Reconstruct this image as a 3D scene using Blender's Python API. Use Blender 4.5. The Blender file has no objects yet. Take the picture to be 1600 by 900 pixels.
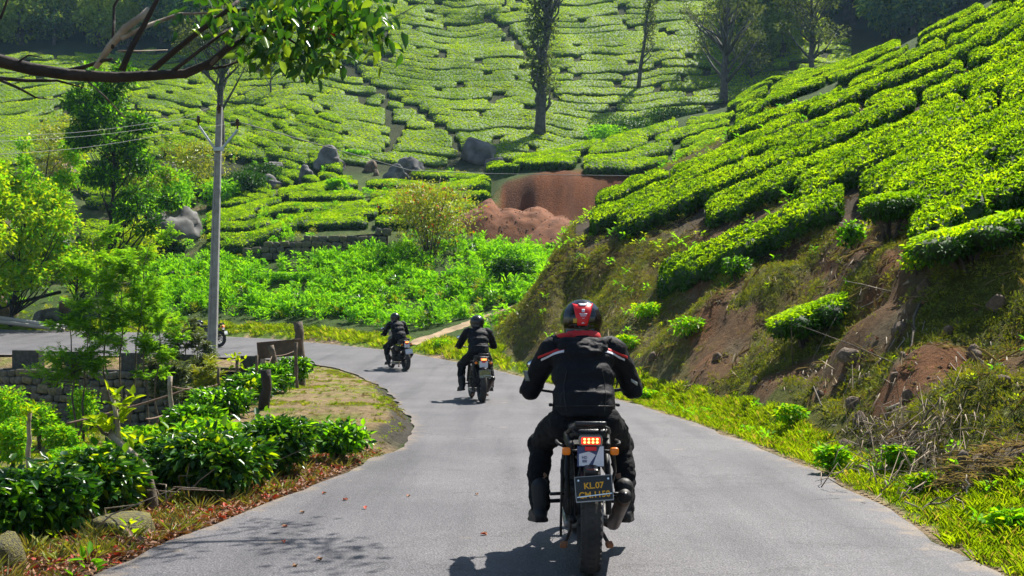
import bpy, bmesh, math, random
import numpy as np
from mathutils import Vector, Matrix, Euler
R = math.radians
SC = bpy.context.scene
COL = SC.collection
# ------------------------------------------------------------------ camera, sky, sun, exposure
CAM_H = 1.55; F = 1800.0; CX = 800.0; HY = 505.0
cam = bpy.data.cameras.new('camera'); camo = bpy.data.objects.new('camera', cam); COL.objects.link(camo)
camo.location = (0, 0, CAM_H); camo.rotation_euler = (R(90), 0, 0)
cam.sensor_width = 36; cam.lens = 36 * F / 1600; cam.shift_y = (HY - 450) / 1600
cam.clip_start = .1; cam.clip_end = 3000
SC.camera = camo
SUNV = Vector((.43, .60, 1.05)).normalized()
w = bpy.data.worlds.new('World'); SC.world = w; w.use_nodes = True
nt = w.node_tree; bg = nt.nodes['Background']
sky = nt.nodes.new('ShaderNodeTexSky'); sky.sky_type = 'NISHITA'; sky.sun_disc = False
sky.sun_elevation = math.asin(SUNV.z); sky.sun_rotation = math.atan2(SUNV.x, SUNV.y)
sky.air_density = 1.0; sky.dust_density = .6
nt.links.new(sky.outputs[0], bg.inputs[0]); bg.inputs[1].default_value = .07
sl = bpy.data.lights.new('sun', 'SUN'); sl.energy = 4.8; sl.angle = R(.55); sl.color = (1.0, .955, .87)
so = bpy.data.objects.new('sun', sl); COL.objects.link(so)
so.rotation_euler = SUNV.to_track_quat('Z', 'Y').to_euler(); so.location = (30, 30, 60)
SC.view_settings.view_transform = 'Standard'; SC.view_settings.look = 'None'
SC.view_settings.exposure = 1.04; SC.view_settings.gamma = 1.0
SC.render.engine = 'CYCLES'
try:
    SC.cycles.max_bounces = 6; SC.cycles.diffuse_bounces = 3; SC.cycles.glossy_bounces = 2
    SC.cycles.transmission_bounces = 4; SC.cycles.transparent_max_bounces = 6; SC.cycles.volume_bounces = 0
except Exception: pass
random.seed(7); RS = np.random.RandomState(11)

# ------------------------------------------------------------------ maths helpers
def vhash(ix, iy, iz):
    h = (ix * 374761393 + iy * 668265263 + iz * 2147483647 * 3 + iz * 974634777) & 0xffffffff
    h = ((h ^ (h >> 13)) * 1274126177) & 0xffffffff
    h = h ^ (h >> 16)
    return (h & 0xffff) / 65535.0
def vnoise(x, y, z=0.0):
    x = np.asarray(x, float); y = np.asarray(y, float); z = np.asarray(z, float) + np.zeros_like(x)
    ix = np.floor(x).astype(np.int64); iy = np.floor(y).astype(np.int64); iz = np.floor(z).astype(np.int64)
    fx = x - ix; fy = y - iy; fz = z - iz
    fx = fx*fx*(3-2*fx); fy = fy*fy*(3-2*fy); fz = fz*fz*(3-2*fz)
    r = 0
    for a in (0, 1):
        for b in (0, 1):
            for c in (0, 1):
                wt = (fx if a else 1-fx) * (fy if b else 1-fy) * (fz if c else 1-fz)
                r = r + wt * vhash(ix+a, iy+b, iz+c)
    return r * 2 - 1
def fbm(x, y, z=0.0, oc=4):
    s = 0; a = .5; f = 1.0
    for i in range(oc):
        s = s + a * vnoise(np.asarray(x)*f + 17.3*i, np.asarray(y)*f - 9.1*i, np.asarray(z)*f + 3.7*i); a *= .5; f *= 2.03
    return s
def sstep(a, b, x):
    t = np.clip((np.asarray(x, float) - a) / (b - a), 0, 1); return t*t*(3-2*t)

# ------------------------------------------------------------------ mesh helpers
def setp(o, label=None, cat=None, group=None, kind=None):
    if label: o['label'] = label
    if cat: o['category'] = cat
    if group: o['group'] = group
    if kind: o['kind'] = kind
    return o
def link(name, me, parent=None):
    o = bpy.data.objects.new(name, me); COL.objects.link(o)
    if parent is not None: o.parent = parent
    return o
def npmesh(name, V, Fq, mats=(), smooth=True, mi=None, attr=None):
    """V (N,3), Fq (M,k) same-size faces"""
    me = bpy.data.meshes.new(name)
    V = np.asarray(V, np.float32); Fq = np.asarray(Fq, np.int32); n, k = Fq.shape
    me.vertices.add(len(V)); me.vertices.foreach_set('co', V.ravel())
    me.loops.add(n*k); me.loops.foreach_set('vertex_index', Fq.ravel())
    me.polygons.add(n); me.polygons.foreach_set('loop_start', np.arange(0, n*k, k, dtype=np.int32))
    me.polygons.foreach_set('loop_total', np.full(n, k, np.int32))
    for m in mats: me.materials.append(m)
    if mi is not None: me.polygons.foreach_set('material_index', np.asarray(mi, np.int32))
    if attr:
        for an, av in attr.items():
            av = np.asarray(av, np.float32)
            if av.ndim == 2:
                a = me.attributes.new(an, 'FLOAT_COLOR', 'POINT')
                c4 = np.ones((len(V), 4), np.float32); c4[:, :3] = av; a.data.foreach_set('color', c4.ravel())
            else:
                a = me.attributes.new(an, 'FLOAT', 'POINT'); a.data.foreach_set('value', av)
    me.update(calc_edges=True)
    me.polygons.foreach_set('use_smooth', np.full(n, smooth))
    return me
class MB:
    def __init__(s): s.v = []; s.f = []; s.m = []
    def add(s, v, f, m=0, M=None):
        o = len(s.v)
        if M is not None: v = [M @ Vector(p) for p in v]
        s.v += [tuple(p) for p in v]; s.f += [tuple(i+o for i in q) for q in f]; s.m += [m]*len(f); return s
    def box(s, c, d, m=0, rot=None, bev=0.0, taper=1.0):
        x, y, z = d[0]/2, d[1]/2, d[2]/2
        bm = bmesh.new()
        vs = [bm.verts.new((sx*x*(taper if sz > 0 else 1), sy*y*(taper if sz > 0 else 1), sz*z)) for sx in (-1,1) for sy in (-1,1) for sz in (-1,1)]
        for q in ((0,1,3,2),(4,6,7,5),(0,4,5,1),(2,3,7,6),(0,2,6,4),(1,5,7,3)): bm.faces.new([vs[i] for i in q])
        if bev > 0: bmesh.ops.bevel(bm, geom=bm.edges[:], offset=bev, segments=2, affect='EDGES', profile=.5)
        bm.verts.index_update()
        M = Matrix.Translation(c) @ (Euler(rot).to_matrix().to_4x4() if rot else Matrix())
        s.add([v.co.copy() for v in bm.verts], [[v.index for v in f.verts] for f in bm.faces], m, M); bm.free(); return s
    def tube(s, pts, rad, n=8, m=0, cap=True):
        pts = [Vector(p) for p in pts]
        if not hasattr(rad, '__len__'): rad = [rad]*len(pts)
        V = []; Fc = []; up = None
        for i, p in enumerate(pts):
            t = (pts[min(i+1, len(pts)-1)] - pts[max(i-1, 0)])
            if t.length < 1e-9: t = Vector((0,0,1))
            t.normalize()
            if up is None:
                up = t.orthogonal().normalized()
            else:
                up = (up - t*up.dot(t))
                up = up.normalized() if up.length > 1e-6 else t.orthogonal().normalized()
            sd = t.cross(up)
            for k in range(n):
                a = 2*math.pi*k/n; V.append(p + (up*math.cos(a) + sd*math.sin(a))*rad[i])
        for i in range(len(pts)-1):
            for k in range(n):
                a = i*n+k; b = i*n+(k+1) % n; Fc.append((a, b, b+n, a+n))
        if cap: Fc.append(tuple(range(n-1, -1, -1))); Fc.append(tuple(range((len(pts)-1)*n, len(pts)*n)))
        return s.add(V, Fc, m)
    def lathe(s, prof, n=16, m=0, M=None, closed=False):
        """prof (r, z) revolved round local z"""
        V = []; Fc = []; L = len(prof)
        for (r, z) in prof:
            for k in range(n):
                a = 2*math.pi*k/n; V.append((r*math.cos(a), r*math.sin(a), z))
        for i in range(L if closed else L-1):
            j = (i+1) % L
            for k in range(n):
                k2 = (k+1) % n; Fc.append((i*n+k, i*n+k2, j*n+k2, j*n+k))
        if not closed:
            Fc.append(tuple(range(n-1, -1, -1))); Fc.append(tuple(range((L-1)*n, L*n)))
        return s.add(V, Fc, m, M)
    def ell(s, c, r, m=0, rot=None, nu=14, nv=9):
        V = []; Fc = []
        for j in range(1, nv):
            t = math.pi*j/nv
            for k in range(nu):
                a = 2*math.pi*k/nu; V.append((r[0]*math.sin(t)*math.cos(a), r[1]*math.sin(t)*math.sin(a), r[2]*math.cos(t)))
        for j in range(nv-2):
            for k in range(nu):
                k2 = (k+1) % nu; Fc.append((j*nu+k, (j+1)*nu+k, (j+1)*nu+k2, j*nu+k2))
        top = len(V); V += [(0,0,r[2]), (0,0,-r[2])]
        for k in range(nu):
            Fc.append((top, k, (k+1) % nu)); o = (nv-2)*nu; Fc.append((top+1, o+(k+1) % nu, o+k))
        M = Matrix.Translation(c) @ (Euler(rot).to_matrix().to_4x4() if rot else Matrix())
        return s.add(V, Fc, m, M)
    def mesh(s, name, mats, smooth=False):
        me = bpy.data.meshes.new(name); me.from_pydata(s.v, [], s.f)
        for mt in (mats if isinstance(mats, (list, tuple)) else [mats]): me.materials.append(mt)
        me.polygons.foreach_set('material_index', s.m)
        if smooth: me.polygons.foreach_set('use_smooth', [True]*len(me.polygons))
        me.update(); return me
    def build(s, name, mats, parent=None, smooth=False):
        return link(name, s.mesh(name, mats, smooth), parent)
def empty(name, loc, rz=0):
    o = bpy.data.objects.new(name, None); COL.objects.link(o); o.location = loc; o.rotation_euler = (0, 0, rz); o.empty_display_size = .2; return o
def kids(o): return [c for c in bpy.data.objects if c.parent == o]
def copy_tree(o, parent=None):
    c = o.copy(); COL.objects.link(c); c.parent = parent
    for ch in kids(o): copy_tree(ch, c)
    return c
def evald(o, remove=True):
    dg = bpy.context.evaluated_depsgraph_get(); dg.update()
    me = bpy.data.meshes.new_from_object(o.evaluated_get(dg))
    if remove: bpy.data.objects.remove(o)
    return me
def remeshed(mb, voxel, mats, name, smooth_it=6, disp=0, dscale=.05):
    o = mb.build('tmp', mats, None, True)
    m = o.modifiers.new('r', 'REMESH'); m.mode = 'VOXEL'; m.voxel_size = voxel; m.use_smooth_shade = True
    m = o.modifiers.new('s', 'SMOOTH'); m.iterations = smooth_it; m.factor = .5
    me = evald(o); me.name = name
    n = len(me.vertices); co = np.empty(n*3, np.float32); me.vertices.foreach_get('co', co); co = co.reshape(-1, 3)
    if disp > 0:
        no = np.empty(n*3, np.float32); me.vertices.foreach_get('normal', no); no = no.reshape(-1, 3)
        d = fbm(co[:,0]/dscale, co[:,1]/dscale, co[:,2]/(dscale*.5), 3)
        co = co + no * (d*disp)[:, None]; me.vertices.foreach_set('co', co.ravel().astype(np.float32)); me.update()
    me.polygons.foreach_set('use_smooth', [True]*len(me.polygons))
    if len(me.materials) == 0:
        for mt in (mats if isinstance(mats, (list, tuple)) else [mats]): me.materials.append(mt)
    return me, co

# ------------------------------------------------------------------ materials
def mat(name): 
    m = bpy.data.materials.new(name); m.use_nodes = True; n = m.node_tree
    return m, n, n.nodes['Principled BSDF']
def simple(name, col, rough=.5, metal=0.0, bump=0, bscale=40, var=0.0, vscale=8, col2=None, emit=None, es=1.0, coat=0.0, alpha=None):
    m, n, p = mat(name)
    p.inputs['Roughness'].default_value = rough; p.inputs['Metallic'].default_value = metal
    p.inputs['Base Color'].default_value = (*col, 1)
    if coat: p.inputs['Coat Weight'].default_value = coat
    if emit: p.inputs['Emission Color'].default_value = (*emit, 1); p.inputs['Emission Strength'].default_value = es
    tc = n.nodes.new('ShaderNodeTexCoord')
    if var or col2:
        t = n.nodes.new('ShaderNodeTexNoise'); t.inputs['Scale'].default_value = vscale; t.inputs['Detail'].default_value = 5
        n.links.new(tc.outputs['Object'], t.inputs['Vector'])
        cr = n.nodes.new('ShaderNodeValToRGB'); c2 = col2 or tuple(c*(1-var) for c in col)
        cr.color_ramp.elements[0].color = (*c2, 1); cr.color_ramp.elements[1].color = (*(tuple(c*(1+var) for c in col)), 1)
        cr.color_ramp.elements[0].position = .35; cr.color_ramp.elements[1].position = .65
        n.links.new(t.outputs[0], cr.inputs[0]); n.links.new(cr.outputs[0], p.inputs['Base Color'])
    if bump:
        t = n.nodes.new('ShaderNodeTexNoise'); t.inputs['Scale'].default_value = bscale; t.inputs['Detail'].default_value = 6
        n.links.new(tc.outputs['Object'], t.inputs['Vector'])
        b = n.nodes.new('ShaderNodeBump'); b.inputs['Strength'].default_value = bump; b.inputs['Distance'].default_value = .02
        n.links.new(t.outputs[0], b.inputs['Height']); n.links.new(b.outputs[0], p.inputs['Normal'])
    return m
def leafmat(name, c1, c2, c3=None, trans=.4, rough=.42, tmul=1.5, spec=.5, c3pos=.96):
    """leaf: colour varies leaf to leaf; thin, lets light through"""
    m, n, p = mat(name)
    oi = n.nodes.new('ShaderNodeObjectInfo'); at = n.nodes.new('ShaderNodeAttribute'); at.attribute_name = 'tint'
    ad = n.nodes.new('ShaderNodeMath'); ad.operation = 'ADD'
    n.links.new(oi.outputs['Random'], ad.inputs[0]); n.links.new(at.outputs['Fac'], ad.inputs[1])
    fr = n.nodes.new('ShaderNodeMath'); fr.operation = 'FRACT'; n.links.new(ad.outputs[0], fr.inputs[0])
    cr = n.nodes.new('ShaderNodeValToRGB'); e = cr.color_ramp.elements
    e[0].color = (*c1, 1); e[1].color = (*c2, 1); e[1].position = .9
    if c3:
        e[1].position = c3pos-.03; x = e.new(c3pos); x.color = (*c3, 1)
    n.links.new(fr.outputs[0], cr.inputs[0]); n.links.new(cr.outputs[0], p.inputs['Base Color'])
    p.inputs['Roughness'].default_value = rough; p.inputs['Specular IOR Level'].default_value = spec
    tr = n.nodes.new('ShaderNodeBsdfTranslucent'); mx = n.nodes.new('ShaderNodeMixShader')
    mu = n.nodes.new('ShaderNodeMix'); mu.data_type = 'RGBA'; mu.blend_type = 'MULTIPLY'; mu.inputs['Factor'].default_value = 1
    mu.inputs[7].default_value = (tmul*1.15, tmul, tmul*.35, 1)
    n.links.new(cr.outputs[0], mu.inputs[6]); n.links.new(mu.outputs[2], tr.inputs['Color'])
    mx.inputs[0].default_value = trans; out = n.nodes['Material Output']
    n.links.new(p.outputs[0], mx.inputs[1]); n.links.new(tr.outputs[0], mx.inputs[2]); n.links.new(mx.outputs[0], out.inputs[0])
    return m
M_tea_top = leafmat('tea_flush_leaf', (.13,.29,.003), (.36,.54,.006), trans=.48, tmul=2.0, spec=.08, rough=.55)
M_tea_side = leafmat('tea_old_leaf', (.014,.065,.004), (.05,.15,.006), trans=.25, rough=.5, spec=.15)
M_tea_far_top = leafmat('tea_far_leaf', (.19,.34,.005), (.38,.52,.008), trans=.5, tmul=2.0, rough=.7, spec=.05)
def patchy(m, sc, lo, hi):
    n = m.node_tree; g = n.nodes.new('ShaderNodeNewGeometry'); t = n.nodes.new('ShaderNodeTexNoise'); t.inputs['Scale'].default_value = sc; t.inputs['Detail'].default_value = 4
    n.links.new(g.outputs['Position'], t.inputs['Vector']); mr = n.nodes.new('ShaderNodeMapRange'); mr.inputs[1].default_value = .35; mr.inputs[2].default_value = .65; mr.inputs[3].default_value = lo; mr.inputs[4].default_value = hi
    n.links.new(t.outputs[0], mr.inputs[0]); cr = [x for x in n.nodes if x.type == 'VALTORGB'][0]; dst = [l.to_socket for l in cr.outputs[0].links]
    v = n.nodes.new('ShaderNodeVectorMath'); v.operation = 'MULTIPLY'; cb = n.nodes.new('ShaderNodeCombineXYZ'); cb.inputs[2].default_value = .9
    q = n.nodes.new('ShaderNodeMath'); q.operation = 'POWER'; q.inputs[1].default_value = 1.5; n.links.new(mr.outputs[0], q.inputs[0])
    n.links.new(q.outputs[0], cb.inputs[0]); n.links.new(mr.outputs[0], cb.inputs[1]); n.links.new(cr.outputs[0], v.inputs[0]); n.links.new(cb.outputs[0], v.inputs[1])
    for d in dst: n.links.new(v.outputs[0], d)
patchy(M_tea_top, .9, .62, 1.12)
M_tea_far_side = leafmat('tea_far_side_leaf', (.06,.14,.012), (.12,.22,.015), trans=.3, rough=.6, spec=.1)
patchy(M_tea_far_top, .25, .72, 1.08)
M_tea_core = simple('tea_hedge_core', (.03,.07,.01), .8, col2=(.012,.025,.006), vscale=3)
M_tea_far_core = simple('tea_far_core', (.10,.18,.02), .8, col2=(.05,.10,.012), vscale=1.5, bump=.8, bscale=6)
M_tea_branch = simple('tea_branch', (.12,.09,.06), .8, bump=.5, col2=(.05,.04,.03))
M_big = leafmat('broad_leaf', (.008,.05,.006), (.035,.14,.010), (.12,.28,.012), trans=.3, rough=.36, spec=.45, c3pos=.8)
M_lime = leafmat('lime_leaf', (.15,.28,.004), (.34,.46,.008), trans=.52, tmul=1.7, spec=.15, rough=.6)
M_herb = leafmat('herb_leaf', (.06,.24,.006), (.20,.46,.010), trans=.48, tmul=1.8, spec=.12, rough=.6)
M_herb2 = leafmat('herb_yellow_leaf', (.16,.24,.012), (.30,.34,.025), trans=.4, tmul=1.5)
M_darkleaf = leafmat('dark_tree_leaf', (.015,.07,.010), (.06,.18,.012), trans=.38, rough=.5, spec=.2)
M_feather = leafmat('feathery_leaf', (.06,.18,.015), (.19,.40,.012), trans=.52, tmul=1.9, spec=.1, rough=.6)
M_feather_gr = leafmat('greygreen_leaf', (.05,.085,.03), (.12,.17,.06), trans=.35)
M_oak = leafmat('silver_oak_leaf', (.045,.075,.03), (.12,.17,.05), trans=.35, rough=.6, spec=.15)
M_forest = leafmat('forest_leaf', (.04,.12,.06), (.11,.24,.08), (.28,.38,.09), trans=.42, rough=.7, c3pos=.8, spec=.1, tmul=1.7)
M_forest2 = leafmat('forest_light_leaf', (.14,.24,.04), (.32,.44,.07), trans=.42, rough=.7, spec=.1, tmul=1.7)
M_grass = leafmat('grass_blade', (.15,.29,.008), (.34,.48,.01), (.36,.32,.10), trans=.45, spec=.1, rough=.6, tmul=1.5, c3pos=.9)
M_drygrass = leafmat('dry_grass_blade', (.24,.19,.07), (.16,.22,.03), trans=.3)
M_redleaf = leafmat('red_leaf', (.45,.02,.01), (.6,.06,.02), trans=.4, tmul=1.2)
M_litter = leafmat('dead_leaf', (.13,.05,.025), (.36,.19,.09), (.45,.06,.03), trans=.15, rough=.7, tmul=1, c3pos=.85)
M_moss = leafmat('moss_leaf', (.10,.15,.008), (.24,.27,.015), trans=.3, rough=.7)
M_bark = simple('bark', (.16,.12,.08), .85, bump=.8, bscale=25, col2=(.06,.05,.035))
M_bark_dark = simple('dark_bark', (.045,.032,.022), .85, bump=.8, bscale=25, col2=(.02,.016,.012))
M_bark_grey = simple('grey_bark', (.11,.10,.085), .85, bump=.6, bscale=12, col2=(.05,.045,.04), vscale=3)
M_bark_pale = simple('pale_dead_wood', (.42,.36,.27), .8, bump=.6, bscale=20, col2=(.2,.15,.1))
M_rock = simple('grey_rock', (.20,.19,.18), .85, bump=1, bscale=5, col2=(.07,.065,.06), vscale=1.6)
M_rock_br = simple('brown_rock', (.20,.13,.08), .85, bump=1, bscale=8, col2=(.08,.06,.035), vscale=3)
M_moss_rock = simple('mossy_rock', (.17,.15,.03), .9, bump=1, bscale=14, col2=(.06,.055,.04), vscale=9)
M_conc = simple('weathered_concrete', (.35,.345,.33), .8, bump=.3, bscale=25, col2=(.24,.235,.225), vscale=5)
M_conc_dk = simple('blackened_concrete', (.07,.068,.06), .85, bump=.5, bscale=14, col2=(.03,.03,.026), vscale=6)
M_galv = simple('galvanised_steel', (.42,.46,.46), .45, .6, var=.15)
M_insul = simple('brown_ceramic', (.045,.018,.012), .2)
M_wire = simple('wire_metal', (.33,.33,.32), .4, .7)
M_soilred = simple('red_soil', (.23,.08,.026), .95, bump=1, bscale=12, col2=(.14,.048,.016), vscale=1.5)

# ------------------------------------------------------------------ terrain profile table
# one column per bearing; each row: a landform break, (distance, elevation)
def Z(d, py): return CAM_H + (HY - py) / F * d
ROWS = ['E','T','b1','B','t1','t2','C','D','H0','H1','W','W2','T2','V','F0','F1','F2','G']
def lcol(E, T, H0, rest):   # far side of the road without the near bank
    (dE, pE), (dT, pT), (dH, pH) = E, T, H0
    mid = [(dT + (dH-dT)*k/7, pT + (pH-pT)*k/7) for k in range(1, 7)]
    return [E, T] + mid + [H0] + rest
TAB = {
 -500: lcol((56,520),(58,512),(64,460),[(70,425),(74,400),(77,385),(90,330),(100,290),(120,200),(150,120),(190,60),(260,-150)]),
 0: lcol((54,522),(56,512),(62,466),[(67,430),(70,415),(73,400),(85,330),(95,280),(110,200),(125,150),(150,80),(230,-120)]),
 200: lcol((53,522),(54.5,513),(60,470),[(66,435),(69,425),(72,408),(84,330),(95,280),(108,205),(122,155),(150,88),(230,-120)]),
 330: lcol((51.2,524),(52.7,514),(58,470),[(64,416),(66,408),(68,388),(82,325),(92,285),(105,210),(120,150),(148,76),(230,-150)]),
 450: lcol((49.4,531),(51,519),(56,480),[(63,408),(65,403),(66.5,374),(84,302),(92,284),(98,238),(115,155),(142,32),(190,-200)]),
 600: lcol((43.5,548),(45.5,532),(52,500),[(62.5,400),(65,396),(66.5,366),(86,290),(92,274),(97,255),(115,155),(140,8),(180,-220)]),
 745: lcol((36.2,571),(38.5,548),(50,492),[(62.5,393),(66,380),(70,350),(84,287),(90,270),(96,254),(115,145),(140,3),(180,-220)]),
 790: [(33,583),(35,562),(36,550),(37,540),(38,530),(39,520),(40,510),(43,505),(50,485),(62,400),(71,365),(74,285),(84,262),(92,272),(98,248),(115,145),(140,3),(180,-220)],
 850: [(29,600),(31,580),(32,555),(34.5,490),(36,460),(37,440),(38,430),(42,455),(52,450),(63,402),(71,362),(74,272),(84,243),(94,268),(100,240),(116,140),(140,0),(180,-220)],
 885: [(27.2,607),(29,590),(31,540),(36,430),(38,395),(40,372),(42,357),(46,385),(54,430),(63,400),(71,362),(74,272),(85,235),(95,260),(101,235),(116,138),(140,-5),(180,-220)],
 950: [(24,620),(26,605),(28,550),(34,410),(38,362),(42,334),(46,312),(50,335),(56,400),(64,370),(72,350),(75,272),(88,213),(98,240),(104,218),(118,135),(140,-10),(180,-220)],
 1060: [(19.5,650),(21,632),(23,572),(30,415),(35,345),(41,290),(48,253),(53,270),(60,320),(68,320),(76,300),(79,268),(92,180),(102,210),(108,192),(120,125),(142,-20),(185,-220)],
 1130: [(17,668),(18.5,650),(20.5,582),(27,420),(33,332),(40,262),(50,213),(55,220),(62,240),(70,238),(78,228),(81,215),(94,168),(104,195),(110,182),(122,118),(144,-25),(190,-200)],
 1200: [(14.2,703),(15.6,680),(17.5,605),(25,410),(31,312),(38,240),(48,184),(54,172),(62,162),(68,156),(74,148),(80,142),(90,132),(102,170),(112,152),(125,102),(150,0),(200,-200)],
 1400: [(9.7,793),(10.8,765),(12.2,690),(18,410),(22,325),(28,236),(36,168),(44,125),(50,102),(54,90),(58,81),(62,76),(66,74),(82,120),(110,110),(140,40),(170,-20),(210,-200)],
 1600: [(7.1,897),(8.7,812),(11,675),(15.5,375),(18,305),(22,216),(27,138),(33,68),(38,28),(43,2),(48,-14),(52,-24),(56,-30),(75,10),(100,0),(140,-50),(180,-100),(220,-250)],
}
tz = {}
for k_, v_ in TAB.items(): tz[k_] = [(d, Z(d, p)) for d, p in v_]
tz[2000] = [(4.8,0),(6.1,.12),(7.7,.55),(10.8,2.9),(13,4.5),(16,6.2),(20,8.8),(25,12),(29,14.5),(33,17),(37,19),(41,21),(45,22),(60,18),(90,24),(130,40),(180,62),(230,90)]
tz[3200] = [(2.4,0),(3.1,.12),(3.9,.6),(5.5,2.9),(6.8,4.5),(8.5,6.2),(11,8.8),(14,12),(17,14.5),(19,17),(22,19),(25,21),(28,22),(45,18),(70,24),(110,40),(170,62),(230,90)]
tz[-1800] = tz[-500]
pcs = np.array(sorted(tz)); TD = np.array([[q[0] for q in tz[p]] for p in pcs]); TZ = np.array([[q[1] for q in tz[p]] for p in pcs])

EDGE_L = np.array([(-2.7,-30),(-2.6,0),(-2.55,7.06),(-2.12,9.55),(-1.81,11.6),(-1.5,13.5),(-1.36,15.1),(-1.5,17.4),(-2.1,21.5),(-3.2,27.9),(-4.9,33.7),(-6.5,36.6),(-8.7,38.9),(-12,40.6),(-18.5,42.4),(-35,45),(-70,50)])
EDGE_R = np.array([(3.0,-30),(3.0,0),(2.98,7.06),(3.12,10.5),(3.1,14),(2.4,21.5),(1.5,26.6),(-.15,33),(-2.1,38),(-4.8,43.4),(-9,49),(-12.8,51.6),(-24.7,54.2),(-42,57),(-75,60)])
def resample(P, n):
    # catmull-rom densify then even spacing
    Q = []
    for i in range(len(P)-1):
        p0, p1, p2, p3 = P[max(i-1,0)], P[i], P[i+1], P[min(i+2,len(P)-1)]
        for t in np.linspace(0, 1, 12, endpoint=False):
            Q.append(.5*((2*p1)+(-p0+p2)*t+(2*p0-5*p1+4*p2-p3)*t*t+(-p0+3*p1-3*p2+p3)*t**3))
    Q.append(P[-1]); Q = np.array(Q)
    s = np.r_[0, np.cumsum(np.linalg.norm(np.diff(Q, axis=0), axis=1))]; u = np.linspace(0, s[-1], n)
    return np.c_[np.interp(u, s, Q[:,0]), np.interp(u, s, Q[:,1])]
EL = resample(EDGE_L, 200); ER = resample(EDGE_R, 200)
def sdist(P, x, y):
    """signed distance to polyline, + on its left when walking away from the camera"""
    best = np.full(x.shape, 1e9); sg = np.ones(x.shape)
    for i in range(len(P)-1):
        ax, ay = P[i]; bx, by = P[i+1]; dx, dy = bx-ax, by-ay; L2 = dx*dx+dy*dy
        t = np.clip(((x-ax)*dx+(y-ay)*dy)/L2, 0, 1); qx = ax+t*dx; qy = ay+t*dy
        d = np.hypot(x-qx, y-qy); c = dx*(y-ay)-dy*(x-ax); m = d < best
        best = np.where(m, d, best); sg = np.where(m, np.sign(c), sg)
    return best*sg
def zroad(x, y):
    x = np.asarray(x, float); y = np.asarray(y, float)
    sp = lambda a, k: np.log1p(np.exp(np.clip(a/k, -30, 30)))*k
    a = .04*sp(y-30, 1.5); b = .075*sp(y-37.5, 1.5)
    m = sstep(-7, -20, -(-x)) if False else sstep(7, 20, -x)
    return a*(1-m) + b*m
def profile(x, y):
    yy = np.maximum(y, .5); px = np.clip(CX + F*x/yy, -1700, 3150)
    d = np.stack([np.interp(px, pcs, TD[:, k]) for k in range(18)], -1); z = np.stack([np.interp(px, pcs, TZ[:, k]) for k in range(18)], -1)
    return px, d, z
def terrain(x, y):
    """returns z, landform index r, distance left of road, signed distance inside"""
    x = np.asarray(x, float).ravel(); y = np.asarray(y, float).ravel()
    px, d, z = profile(x, y)
    j = np.clip((d < y[:, None]).sum(1), 1, 17); i = np.arange(len(x))
    d0, d1, z0, z1 = d[i, j-1], d[i, j], z[i, j-1], z[i, j]
    t = np.clip((y-d0)/(d1-d0), 0, 1.6); zz = z0+(z1-z0)*t; r = (j-1)+np.clip(t, 0, 1)
    beyond = y >= d[i, 0]
    tl = sdist(EL[::2], x, y)           # + left of the left edge
    tr = sdist(ER[::2], x, y)           # - right of the right edge
    right = (tr < 0)
    zr = zroad(x, y)
    # relief on the landforms
    rough = np.interp(r, [0,1,2,3,6,7,8,9,12,14,17],[0,.04,.16,.14,.22,.3,.22,.3,.3,.5,2.5])
    n1 = fbm(x*.35, y*.35, 3.0, 4); gul = fbm(x*.45+9, y*.45, zz*.5, 3)*1.6
    bank = sstep(.9, 1.8, r)*(1-sstep(2.9, 3.4, r))*(px > 800)
    zfar = zz + rough*n1 + bank*(.45*gul*np.clip(zz,0,1.5) + + .42*fbm(x*1.2, y*1.2, 1.0, 4) - .5*np.clip(np.abs(vnoise(x*.55+fbm(x,y)*.8, y*.55, 8.0))*-1+.28, 0, 1)*np.clip(zz, 0, 1) + .22*fbm(x*4.5, y*4.5, 1.0, 3))
    cut = sstep(9.6, 10.2, r)*(1-sstep(10.9, 11.05, r))*(px > 775)*(px < 1090); zfar = zfar + cut*(1.5*vnoise(x*.5, y*.05, 2.0) + .7*vnoise(x*1.5, y*.1, 4.0))
    # left of the road: verge, raised shelf at the inner bend, sunken garden
    shelf = np.interp(y, [0,8,12,15,18,26,31,36,60],[.55,.6,1.0,2.2,2.9,2.9,2.0,1.65,1.65]); rw = np.interp(y, [0,12,20,28,34.5,36,60],[2.5,3.5,3.5,3.2,1.8,.25,.25])
    deep = np.interp(y, [0,8,14,24,34,60],[-.9,-1.0,-1.2,-1.6,-1.95,-1.95])
    lift = np.interp(y, [0,13.6,15.2,22,27,30,60],[.03,.03,.24,.24,.14,.02,-.0])*sstep(.0, .42, tl+.16*fbm(x*1.4, y*1.4, 6.0, 3))*(1+.5*fbm(x*.8, y*.8, 2., 3))
    zl = zr*(1-.0) + lift - .02 + .04*fbm(x*1.3, y*1.3, 2.0, 4)*sstep(0,1,tl) - .22*np.clip(tl, 0, 2)*sstep(33, 38, y)
    k = sstep(0, 1, (tl-shelf)/rw); zl = zl*(1-k) + (deep + .12*n1 + zr*0)*k
    left = (tl > 0) & (~beyond)
    out = np.where(left, zl, zfar)
    inside = (tl <= 0) & (tr >= 0)
    # right of the right edge but nearer than the table's first row: the verge
    out = np.where(right & ~beyond, zr + .02, out)
    nearR = np.clip(-tr, 0, 1); 
    out = np.where(right & ~left, out*sstep(0, .8, -tr) + (zr+.0)*(1-sstep(0, .8, -tr)), out)
    inn = np.minimum(-tl, tr)
    out = np.where(inside, zr - .07*sstep(0, .25, inn) - .012, out)
    return out, r, tl, tr, px
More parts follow.
